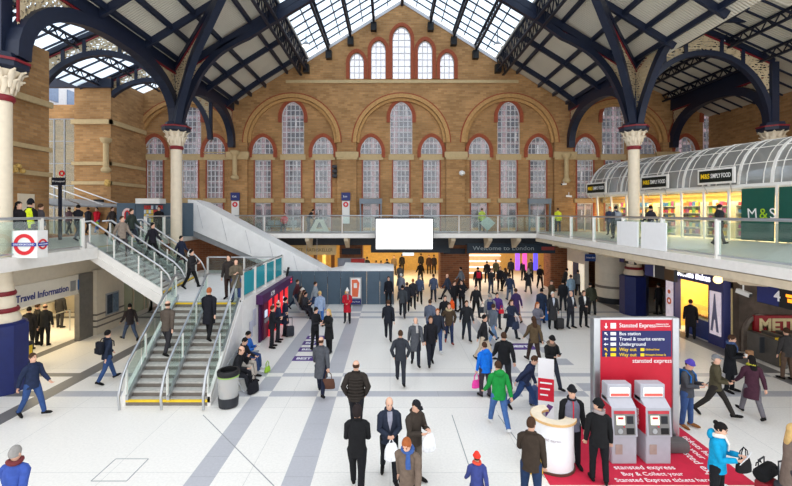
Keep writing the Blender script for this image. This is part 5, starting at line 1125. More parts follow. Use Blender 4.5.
    for sh, el, wr, d, sx in A:
        hand.append((wr+d*.10))
        if det:
            u = d.cross(Vector((0, 0, 1)));
            if u.length < .2: u = d.cross(Vector((0, 1, 0)))
            u.normalize(); n_ = u.cross(d); inw = n_ if n_.dot(Vector((-sx, -.3, .2))) > 0 else -n_
            for q, ln in zip((-.027, -.009, .009, .027), (.066, .076, .072, .056)):
                b0 = wr+d*.06+u*q; b1 = wr+d*.095+u*q*1.1; b2 = b1+(d*.8+inw*.45).normalized()*ln*.5; b3 = b2+(d*.35+inw*.95).normalized()*ln*.5; fm.tube([b0, b1, b2, b3], [.009, .0095, .0085, .006], 6)
            b0 = wr+d*.03+u*.026; b1 = b0+(u*.7+d*.6).normalized()*.035; b2 = b1+(d+inw*.5+u*.1).normalized()*.035; fm.tube([wr+d*.02+u*.01, b0, b1, b2], [.012, .0125, .0105, .007], 6)
    PEND.append((t_, root, fm, SK[skin]))
    # clothes
    TOP = FAB(top); C = MB(Mx)
    hem = {'jacket': .80, 'puffer': .78, 'coat': .56, 'long': .42, 'short': .86, 'none': .84}[coat]; b = 1.10 if coat == 'puffer' else 1.0
    if sit: hem = max(hem, .86)
    rings = []
    if hem < .7: rings += [(hem, .205, .185), (.72, .20, .17)]
    elif hem < .84: rings += [(hem, .185, .155)]
    rings += [(.90, .182, .148), (1.0, .172, .138), (1.10, .168*b, .132*b), (1.25, .18*b, .138*b), (1.34, .178*b, .132*b), (1.40, .155, .118), (1.445, .112, .095), (1.48, .08, .08), (1.50, .07, .074)]
    def ringc(z, a, c_):
        out = []
        for i in range(18):
            q = 2*pi*i/18; p = T((a*cos(q), c_*sin(q), z)) if z >= .84 else Vector((a*cos(q), c_*sin(q), z))
            out.append(p)
        return out
    C.loft([ringc(*r) for r in rings])
    if coat == 'puffer':
        for z in (.86, .94, 1.02, 1.10, 1.18, 1.26, 1.33): C.loft([ringc(z-.03, .178*b, .14*b), ringc(z, .197*b, .155*b), ringc(z+.03, .178*b, .14*b)], cap=False)
    if vest: C.build('waistcoat', FAB(vest), root, smooth=True); C = MB(Mx)
    for sh, el, wr, d, sx in A: C.tube([T((sx*.05, 0, 1.415)), T((sx*.11, 0, 1.408)), T((sx*.150, 0, 1.39)), sh+(el-sh)*.12+Vector((sx*.008, 0, .0)), sh+(el-sh)*.3, sh*.4+el*.6, el, el*.5+wr*.5, wr+d*.01], [.05, .064, .07*b, .074*b, .074*b, .066*b, .062*b, .055*b, .045], 12)
    C.tube([T((.085*cos(q), .005+.085*sin(q), 1.485+.02*sin(q))) for q in [2*pi*i/12 for i in range(13)]], .022, 6)
    if hood: C.ell(T((0, .11, 1.47)), (.13, .07, .10), 12, 8)
    C.build('coat' if coat in ('coat', 'long') else 'jacket', TOP, root, smooth=True)
    if trim: MB(Mx).tube([T((.11*cos(q), .02+.10*sin(q), 1.48+.03*sin(q))) for q in [2*pi*i/14 for i in range(15)]], .042, 8).build('fur_trim', FAB(trim), root, smooth=True)
    if scarf: MB(Mx).tube([T((.088*cos(q), .0+.088*sin(q), 1.505+.012*sin(2*q))) for q in [2*pi*i/14 for i in range(15)]], .04, 8).tube([T((.04, -.10, 1.48)), T((.05, -.16, 1.36)), T((.05, -.155, 1.24))], [(.035, .02), (.045, .02), (.045, .018)], 8).build('scarf', FAB(scarf), root, smooth=True)
    if shirt: MB(Mx).add([T((-.055, -.092, 1.485)), T((.055, -.092, 1.485)), T((.05, -.155, 1.32)), T((.0, -.158, 1.1)), T((-.05, -.155, 1.32)), T((0, -.11, 1.485)), T((0, -.165, 1.30)), T((0, -.14, 1.1))], [(0, 1, 5), (0, 5, 6, 4), (5, 1, 2, 6), (4, 6, 3), (6, 2, 3), (0, 4, 7), (4, 3, 7), (1, 7, 2), (2, 7, 3), (0, 7, 1)]).build('shirt_front', FAB(shirt), root)
    P = MB(Mx)
    P.loft([ringc(.82, .14, .115) if not sit else ringc(.85, .14, .115), ringc(.90, .165, .128), ringc(.97, .16, .125)])
    for hip, kn, an, heel, toe, f, up in L: P.tube([hip+Vector((0, 0, .05)), hip, hip*.5+kn*.5, kn, kn*.5+an*.5, an*.93+kn*.07, heel*.25+an*.75], [.085, .105, .092, .07, .066, .058, .058], 12)
    P.build('trousers', FAB(legs), root, smooth=True)
    if skirt: MB(Mx).loft([ringc(.50, .21, .19), ringc(.7, .19, .165), ringc(.92, .172, .14)]).build('skirt', FAB(skirt), root, smooth=True)
    for hip, kn, an, heel, toe, f, up in L:
        s_ = MB(Mx); s_.tube([heel-f*.02, heel+f*.03+up*.012, heel*.45+toe*.55+up*.008, toe*.9+heel*.1, toe+f*.022], [.034, .044, .044, .038, .016], 10); s_.build('shoe', FAB(shoes), root, smooth=True)
    # hair and hats
    def cap(keep, k=1.09, dz_=0.0, nu=18, nv=12, cz=1.65, top_=0.0):
        m_ = MB(Mx); vs = []; 
        for j in range(nv+1):
            t = pi*j/nv
            for i in range(nu):
                q = 2*pi*i/nu; z = cz+dz_-(.108*k+top_*(j > nv/2))*cos(t); vs.append((.077*k*sin(t)*cos(q), .006+.099*k*sin(t)*sin(q), z))
        fs = []
        for j in range(nv):
            for i in range(nu):
                f = (j*nu+i, j*nu+(i+1) % nu, (j+1)*nu+(i+1) % nu, (j+1)*nu+i); c_ = [sum(vs[v][d] for v in f)/4 for d in range(3)]
                if keep(*c_): fs.append(f)
        m_.add([Hd(v) for v in vs], fs); return m_
    HM = FAB(hc); kind = hair[0]
    nat = lambda x, y, z: z > (1.585 if y > .03 else 1.585+(.03-y)/.12*.125)
    if hat:
        hk, hcol = hat; hm_ = FAB(hcol)
        if hk in ('beanie', 'pom'):
            m_ = cap(lambda x, y, z: z > 1.665+max(0, -y)*.12, 1.16, .005, top_=.02)
            m_.tube([Hd((.09*cos(q), .006+.112*sin(q), 1.675-.01*sin(q))) for q in [2*pi*i/16 for i in range(17)]], .017, 6)
            if hk == 'pom': m_.ell(Hd((0, .01, 1.81)), (.04, .04, .04), 10, 7)
            m_.build('woolly_hat', hm_, root, smooth=True)
        elif hk == 'cap':
            m_ = cap(lambda x, y, z: z > 1.675, 1.13); m_.prism([Hd((-.07, -.09, 1.685)), Hd((-.045, -.165, 1.672)), Hd((.045, -.165, 1.672)), Hd((.07, -.09, 1.685))], (0, 0, .012)); m_.build('cap', hm_, root, smooth=True)
        elif hk == 'hood': cap(lambda x, y, z: y > -.06 or z > 1.73, 1.25, -.01).build('hood', hm_, root, smooth=True)
        elif hk == 'helmet':
            m_ = cap(lambda x, y, z: z > 1.66, 1.2, .0, top_=.05); m_.lathe([(.0, 0)]*1+[(.12, 1.665), (.135, 1.66)], (0, 0, 0), 16) if False else None; m_.build('police_helmet', hm_, root, smooth=True)
        if kind != 'none' and hk != 'hood': cap(lambda x, y, z: 1.59 < z < 1.69 and y > .0, 1.07).build('hair', HM, root, smooth=True)
    elif kind == 'short': cap(nat).build('hair', HM, root, smooth=True)
    elif kind == 'balding': cap(lambda x, y, z: 1.585 < z < 1.69 and y > -.035, 1.05).build('hair', HM, root, smooth=True)
    elif kind in ('long', 'bun', 'pony'):
        m_ = cap(nat, 1.12)
        if kind == 'long': m_.loft([[Hd((a*cos(q), .03+b_*sin(q)+yo, z)) for q in [2*pi*i/12 for i in range(12)]] for z, a, b_, yo in ((1.68, .078, .06, .015), (1.58, .088, .058, .025), (1.48, .095, .05, .045), (1.38, .085, .04, .07), (1.34, .05, .02, .075))])
        if kind == 'bun': m_.ell(Hd((0, .11, 1.70)), (.045, .045, .045), 10, 7)
        if kind == 'pony': m_.tube([Hd((0, .10, 1.68)), Hd((0, .145, 1.62)), Hd((0, .13, 1.5))], [.03, .032, .012], 8)
        m_.build('hair', HM, root, smooth=True)
    if det:
        for sx in (-1, 1):
            MB(Mx).ell(Hd((sx*.029, -.089, 1.648)), (.012, .008, .007), 10, 6).build('eye', mat((60, 46, 40), .3), root, smooth=True); MB(Mx).tube([Hd((sx*.014, -.095, 1.668)), Hd((sx*.03, -.096, 1.672)), Hd((sx*.045, -.086, 1.668))], .004, 6).build('eyebrow', HM, root)
        MB(Mx).tube([Hd((-.022, -.088, 1.566)), Hd((0, -.096, 1.565)), Hd((.022, -.088, 1.566))], .0045, 6).build('mouth', mat((170, 96, 90), .5), root)
    Wm = Matrix.Translation(pos) @ Matrix.Rotation(R(face), 4, 'Z') @ Mx
    return {'root': root, 'hands': [Wm @ h for h in hand], 'back': Wm @ T((0, .2, 1.25)), 'M': Wm, 'T': T, 'face': R(face), 'sc': sc, 'pos': pos}
def finish_people():
    dg = bpy.context.evaluated_depsgraph_get(); dg.update()
    for t_, root, fm, sk in PEND:
        me = bpy.data.meshes.new_from_object(t_.evaluated_get(dg)); v = [x.co.copy() for x in me.vertices]; f = [tuple(p.vertices) for p in me.polygons]
        m = MB(); m.v = v+[]; m.f = f; m.mi = [0]*len(f); n = len(m.v); m.v += fm.v; m.f += [tuple(i+n for i in q) for q in fm.f]; m.mi += [0]*len(fm.f)
        m.build('body', mat(sk, .6, var=.05, scale=12, name='skin'), root, smooth=True)
        o = t_.data; bpy.data.objects.remove(t_); bpy.data.meshes.remove(o); bpy.data.meshes.remove(me)
# ---- bags and luggage
def hbag(label, p, c, wd=.34, h=.26, d=.14, rz=0, cat='handbag', name='handbag'):
    """hangs from point p (a hand)"""
    p = vec(p); t = thing(name, label, cat, (p.x, p.y, p.z-.22-h), rz, None, world=False); mm = FAB(c); m = MB(); n = 8
    m.loft([[Vector((a*wd/2*(1 if abs(cos(q)) > .3 else 1)*cos(q), b*d/2*sin(q), z*h)) for q in [2*pi*i/14 for i in range(14)]] for z, a, b in ((0, .85, .8), (.06, 1.0, 1.05), (.5, .98, 1.0), (.9, .85, .5), (1, .8, .3))]); m.build('bag_body', mm, t, smooth=True)
    for s_ in (-1, 1): MB().tube([(-wd*.25, s_*.02, h*.95), (-wd*.2, s_*.015, h+.14), (0, 0, h+.21), (wd*.2, s_*.015, h+.14), (wd*.25, s_*.02, h*.95)], .009, 6).build('handle', mm, t)
    return t
def plastic(label, p, c=(236, 236, 238), wd=.3, h=.36):
    p = vec(p); t = thing('carrier_bag', label, 'bag', (p.x, p.y, p.z-h-.08), .3, None, world=False); m = MB()
    m.loft([[Vector((a*wd/2*cos(q), a*b*wd*.3*sin(q)+.01*sin(3*q), z*h)) for q in [2*pi*i/12 for i in range(12)]] for z, a, b in ((0, .7, .9), (.15, 1.0, 1.0), (.6, .95, .9), (.9, .7, .5), (1.0, .5, .4))]); m.build('bag_body', FAB(c), t, smooth=True)
    MB().tube([(-.05, 0, h*.97), (-.02, 0, h+.07), (.02, 0, h+.07), (.05, 0, h*.97)], .012, 6).build('handle', FAB(c), t); return t
def backpack(label, P, c):
    t = thing('backpack', label, 'backpack', P['M'] @ P['T']((0, .17, 1.0)), P['face'], None, world=False); s = P['sc']; mm = FAB(c)
    MB(Matrix.Scale(s, 4)).rbox(-.15, -.02, 0, .15, .14, .42, .05).build('pack', mm, t, smooth=True); MB(Matrix.Scale(s, 4)).rbox(-.11, .12, .04, .11, .18, .22, .02).build('pocket', mm, t, smooth=True)
    for sx in (-1, 1): MB(Matrix.Scale(s, 4)).tube([(sx*.1, 0, .38), (sx*.11, -.06, .47), (sx*.11, -.2, .47), (sx*.12, -.32, .36), (sx*.14, -.32, .2)], .018, 6).build('strap', mm, t)
    return t
def suitcase(label, p, c, rz=0, h=.62, wd=.42, d=.25):
    t = thing('suitcase', label, 'suitcase', p, rz, None, world=False); mm = mat(c, .5, var=.1)
    MB().rbox(-wd/2, -d/2, .05, wd/2, d/2, h, .05).build('shell', mm, t, smooth=True); m = MB()
    for x in (-wd*.3, wd*.3): MB().tube([(x, d*.3, h-.02), (x, d*.3, h+.36)], .011, 6).build('handle_tube', DARK, t)
    MB().tube([(-wd*.3, d*.3, h+.36), (wd*.3, d*.3, h+.36)], .016, 6).build('handle_grip', DARK, t)
    for x in (-wd*.36, wd*.36): MB(Matrix.Translation((x, d*.3, .04)) @ Matrix.Rotation(pi/2, 4, 'Y')).lathe([(.04, -.02), (.04, .02)], (0, 0, 0), 12).build('wheel', BLACK, t)
    return t
def phone(label, P, c=(30, 32, 36), paper=False):
    a, b = P['hands']; p = (a+b)/2 if paper else a; d = Vector((sin(P['face']), -cos(P['face']), 0)); Mp = frame(p+d*.04+Vector((0, 0, .02)), Vector((cos(P['face']), sin(P['face']), 0)), (d*.5+Vector((0, 0, .8))))
    s_ = (.15, .11) if paper else (.037, .075)
    return MB(Mp).box(-s_[0], -s_[1], -.004, s_[0], s_[1], .004).build('paper_sheet' if paper else 'phone', mat(c, .4), None, label, 'paper' if paper else 'phone')
def on_low(lane, yf):   # point on the lower stairs whose tread shows at picture height yf
    x0 = -7.15 if lane == 0 else -5.95; best = None
    for i in range(14):
        t = (i+.5)/14; q = Vector((x0-.52*t, 12.3+4*t, LZ*(i+1)/14)); y = CY+F*(EYE-q.z)/q.y
        if best is None or abs(y-yf) < best[0]: best = (abs(y-yf), q)
    return best[1]
def on_up(f, i):
    t = (i+.5)/12; q = Vector((-9.35-.75*f-2.75*t, 17.3+4.7*f-.45*t, LZ+(MZ-LZ)*(i+1)/12)); return q
K, N, GY, CH = (26, 26, 28), (32, 38, 58), (82, 84, 90), (52, 53, 58)
# ---------------- foreground
p = person('hooded person in black walking away at the bottom centre', G(357, 496), 180, 1.8, 'walk', K, (24, 24, 28), 'jacket', hat=('hood', (40, 32, 32)), det=1, arms='front')
p = person('bald elderly man in navy jacket carrying a white bag, bottom centre', G(389, 480), 8, 1.76, 'walk', (44, 50, 66), (26, 27, 32), 'jacket', ('balding', 'gr'), nod=14, det=1, arms='front', shirt=(150, 150, 165))
plastic('white carrier bag held by the bald man in navy', (p['hands'][0]+p['hands'][1])/2)
p = person('man in taupe jacket with blue scarf bending at the bottom centre edge', G(409, 531), -20, 1.74, 'walk', (112, 96, 84), (40, 38, 40), 'jacket', ('short', 'gi'), lean=8, nod=22, scarf=(60, 90, 150), det=1)
p = person('man in dark cap and brown jacket looking into a white plastic bag', G(414, 482), 40, 1.74, 'stand', (62, 54, 48), (100, 90, 80), 'jacket', ('short', 'br'), hat=('cap', (30, 30, 34)), nod=24, arms='phone', det=1)
plastic('thin white plastic bag held by the man in the dark cap', p['hands'][0])
p = person('bald man in dark brown padded jacket walking away', G(356, 431), 180, 1.8, 'walk', (50, 44, 40), (30, 30, 36), 'puffer', ('balding', 'br'), w=1.08, det=1, arms='pocket')
p = person('bald man in grey overcoat walking away with a brown briefcase', G(321, 396), 180, 1.8, 'walk', (78, 80, 86), (28, 32, 50), 'coat', ('balding', 'br'), det=1)
t = hbag('brown briefcase carried by the bald man in the grey overcoat', p['hands'][1], (92, 62, 50), .4, .3, .1, R(180), 'briefcase', 'briefcase')
p = person('person in royal blue jacket with pink bag at right of the centre', G(485, 397), 195, 1.66, 'stand', (20, 110, 214), (60, 50, 60), 'jacket', ('short', 'br'), hood=1, det=1, nod=8)
hbag('bright pink bag of the person in royal blue', p['hands'][0], (230, 70, 160), .34, .24, .12, .4)
p = person('person in bright green hooded jacket and blue jeans walking away', G(499, 429), 190, 1.74, 'walk', (30, 140, 62), (70, 104, 160), 'jacket', ('short', 'br'), hood=1, lean=5, det=1, shoes=(226, 226, 226), w=1.08)
p = person('broad man in black coat walking away behind the green jacket', G(504, 389), 180, 1.8, 'walk', (30, 31, 34), (38, 40, 46), 'jacket', ('short', 'br'), w=1.12, det=1)
p = person('stooping person in navy pulling a wheeled case near the pop-up banner', G(524, 411), 60, 1.72, 'stride', (40, 48, 74), (44, 66, 110), 'jacket', ('short', 'br'), lean=24, det=1)
suitcase('blue and dark wheeled case beside the stooping person in navy', G(535, 404), (54, 74, 120), .9, .5)
p = person('man in dark fur collar coat and black hat checking his phone', G(551, 388), 10, 1.74, 'stride', (30, 30, 32), (44, 48, 60), 'jacket', ('short', 'br'), hat=('beanie', K), nod=20, arms='phone', trim=(120, 104, 90), det=1)
phone('dark phone held by the man in the black hat', p)
p = person('brown haired man in olive brown jacket standing before the counter', G(531, 512), 160, 1.76, 'stand', (58, 48, 40), (36, 54, 86), 'jacket', ('short', 'br'), turn=-20, det=1, arms='phone1')
t = MB().rbox(0, 0, 0, .28, .16, .38, .03).build('yellow_bag', YEL, None, 'yellow bag standing beside the curved counter', 'bag'); t.location = G(541, 470)+Vector((-.15, -.1, 0))
p = person('attendant in grey zip waistcoat and black beanie behind the counter', G(571.5, 466), -8, 1.78, 'stand', K, (24, 24, 28), 'jacket', ('short', 'br'), hat=('beanie', (26, 26, 30)), vest=(112, 112, 128), det=1, nod=6)
MB(Matrix.Rotation(-p['face'], 4, 'Z') @ Matrix.Translation(-p['pos']) @ p['M']).tube([p['T']((0, y_, z)) for z, y_ in ((1.46, -.11), (1.36, -.138), (1.2, -.142), (1.0, -.144), (.84, -.15))], .012, 6).build('red_zip', REDP, p['root'])
p = person('person in black coat with orange lined hood and grey scarf at ticket machine', G(599, 483), 165, 1.72, 'stand', K, (24, 24, 28), 'jacket', ('short', 'bk'), hat=('beanie', K), scarf=(150, 140, 140), turn=50, det=1)
p = person('woman in turquoise jacket reading a paper at the bottom right', G(717, 512), 40, 1.7, 'stand', (16, 150, 196), (26, 26, 30), 'jacket', ('bun', 'bk'), arms='phone', nod=18, scarf=(232, 226, 216), hood=1, det=1)
phone('white paper held by the woman in turquoise', p, (240, 240, 240), True); hbag('black handbag hanging from the arm of the woman in turquoise', p['hands'][0]+Vector((.08, .1, .12)), K, .36, .24, .16, .3)
p = person('blonde woman in grey brown coat at the right picture edge', G(792, 516), 70, 1.7, 'stand', (122, 106, 96), (60, 56, 60), 'coat', ('long', 'bl'), arms='lap', det=1)
plastic('large white shopping bag at the right picture edge', G(789, 500)+Vector((0, 0, .95)), (240, 240, 240), .42, .5); hbag('brown shoulder bag of the blonde woman at the picture edge', p['hands'][1]+Vector((-.1, 0, .35)), (60, 46, 44), .3, .24, .12, .4)
suitcase('red wheeled suitcase with a black holdall on it, bottom right', G(766, 500), (150, 30, 44), .5, .42)
t = thing('holdall', 'black holdall lying on the red suitcase at the bottom right', 'bag', G(766, 500)+Vector((0, 0, .42)), .5, None, world=False); MB().tube([(-.27, 0, .13), (-.24, 0, .14), (.24, 0, .14), (.27, 0, .13)], [.1, .13, .13, .1], 12).build('bag_body', FAB(K), t, smooth=True)
for s_ in (-.12, .12): MB().tube([(-.12, s_, .22), (-.09, s_, .275), (0, s_*.8, .29), (.09, s_, .275), (.12, s_, .22)], .011, 6).build('handle', FAB(K), t)
suitcase('dark grey suitcase at the bottom right corner', G(788, 508), (70, 72, 80), .2, .5)
plastic('pale carrier bag on the floor by the red suitcase', G(753, 503)+Vector((0, -.2, .36)), (206, 214, 224), .3, .28)
p = person('person in purple beanie and grey coat with blue backpack by the board', G(687, 427), 30, 1.78, 'stand', (74, 76, 82), (58, 84, 132), 'jacket', ('short', 'br'), hat=('beanie', (86, 70, 170)), arms='phone', nod=20, det=1, shoes=(140, 90, 50))
backpack('blue backpack worn by the person in the purple beanie', p, (34, 104, 176)); phone('dark phone held by the person in the purple beanie', p)
p = person('person in olive and black jacket with grey cap striding right', G(715, 417), 50, 1.76, 'stride', (78, 72, 54), (46, 42, 40), 'jacket', ('short', 'gr'), hat=('cap', (120, 122, 126)), arms='front', det=1)
p = person('man in black overcoat holding a coffee near the ticket gates', G(730, 392), 40, 1.8, 'stand', (24, 25, 30), (26, 27, 32), 'coat', ('short', 'br'), arms='phone', nod=12, scarf=(70, 90, 130), det=1)
MB().lathe([(.03, 0), (.042, .12)], p['hands'][1]+Vector((0, 0, -.02)), 12).build('coffee_cup', WHITE, None, 'white takeaway coffee cup held by the man in black overcoat', 'cup')
MB().rbox(-.09, -.06, 0, .09, .06, .24, .02).build('paper_bag', mat((150, 110, 76), .8), None, 'brown paper bag held by the man in black overcoat', 'bag').location = p['hands'][0]+Vector((.04, -.04, -.1))
p = person('woman in maroon coat and yellow scarf walking by the gates', G(752, 418), 170, 1.7, 'walk', (70, 40, 54), (110, 106, 112), 'coat', ('long', 'bk'), scarf=(176, 170, 60), det=1)
p = person('man in brown trousers standing at the ticket gates, right edge', G(787, 380), 180, 1.74, 'stand', (60, 58, 58), (92, 74, 62), 'jacket', ('short', 'br'))
p = person('person in bright blue jacket at the bottom left corner', G(14, 552), 185, 1.74, 'walk', (60, 84, 160), (50, 54, 70), 'jacket', ('short', 'gr'), det=1, scarf=(110, 50, 54))
p = person('person in navy top and jeans walking beside the near blue plinth', G(32, 417), 80, 1.76, 'walk', (38, 48, 74), (52, 78, 128), 'jacket', ('short', 'br'), det=1)
p = person('child in red cap and blue coat at the bottom right of centre', G(477, 520), 180, 1.22, 'walk', (60, 70, 130), (50, 60, 110), 'jacket', ('short', 'br'), hat=('beanie', (226, 60, 46)), scarf=(220, 80, 60))
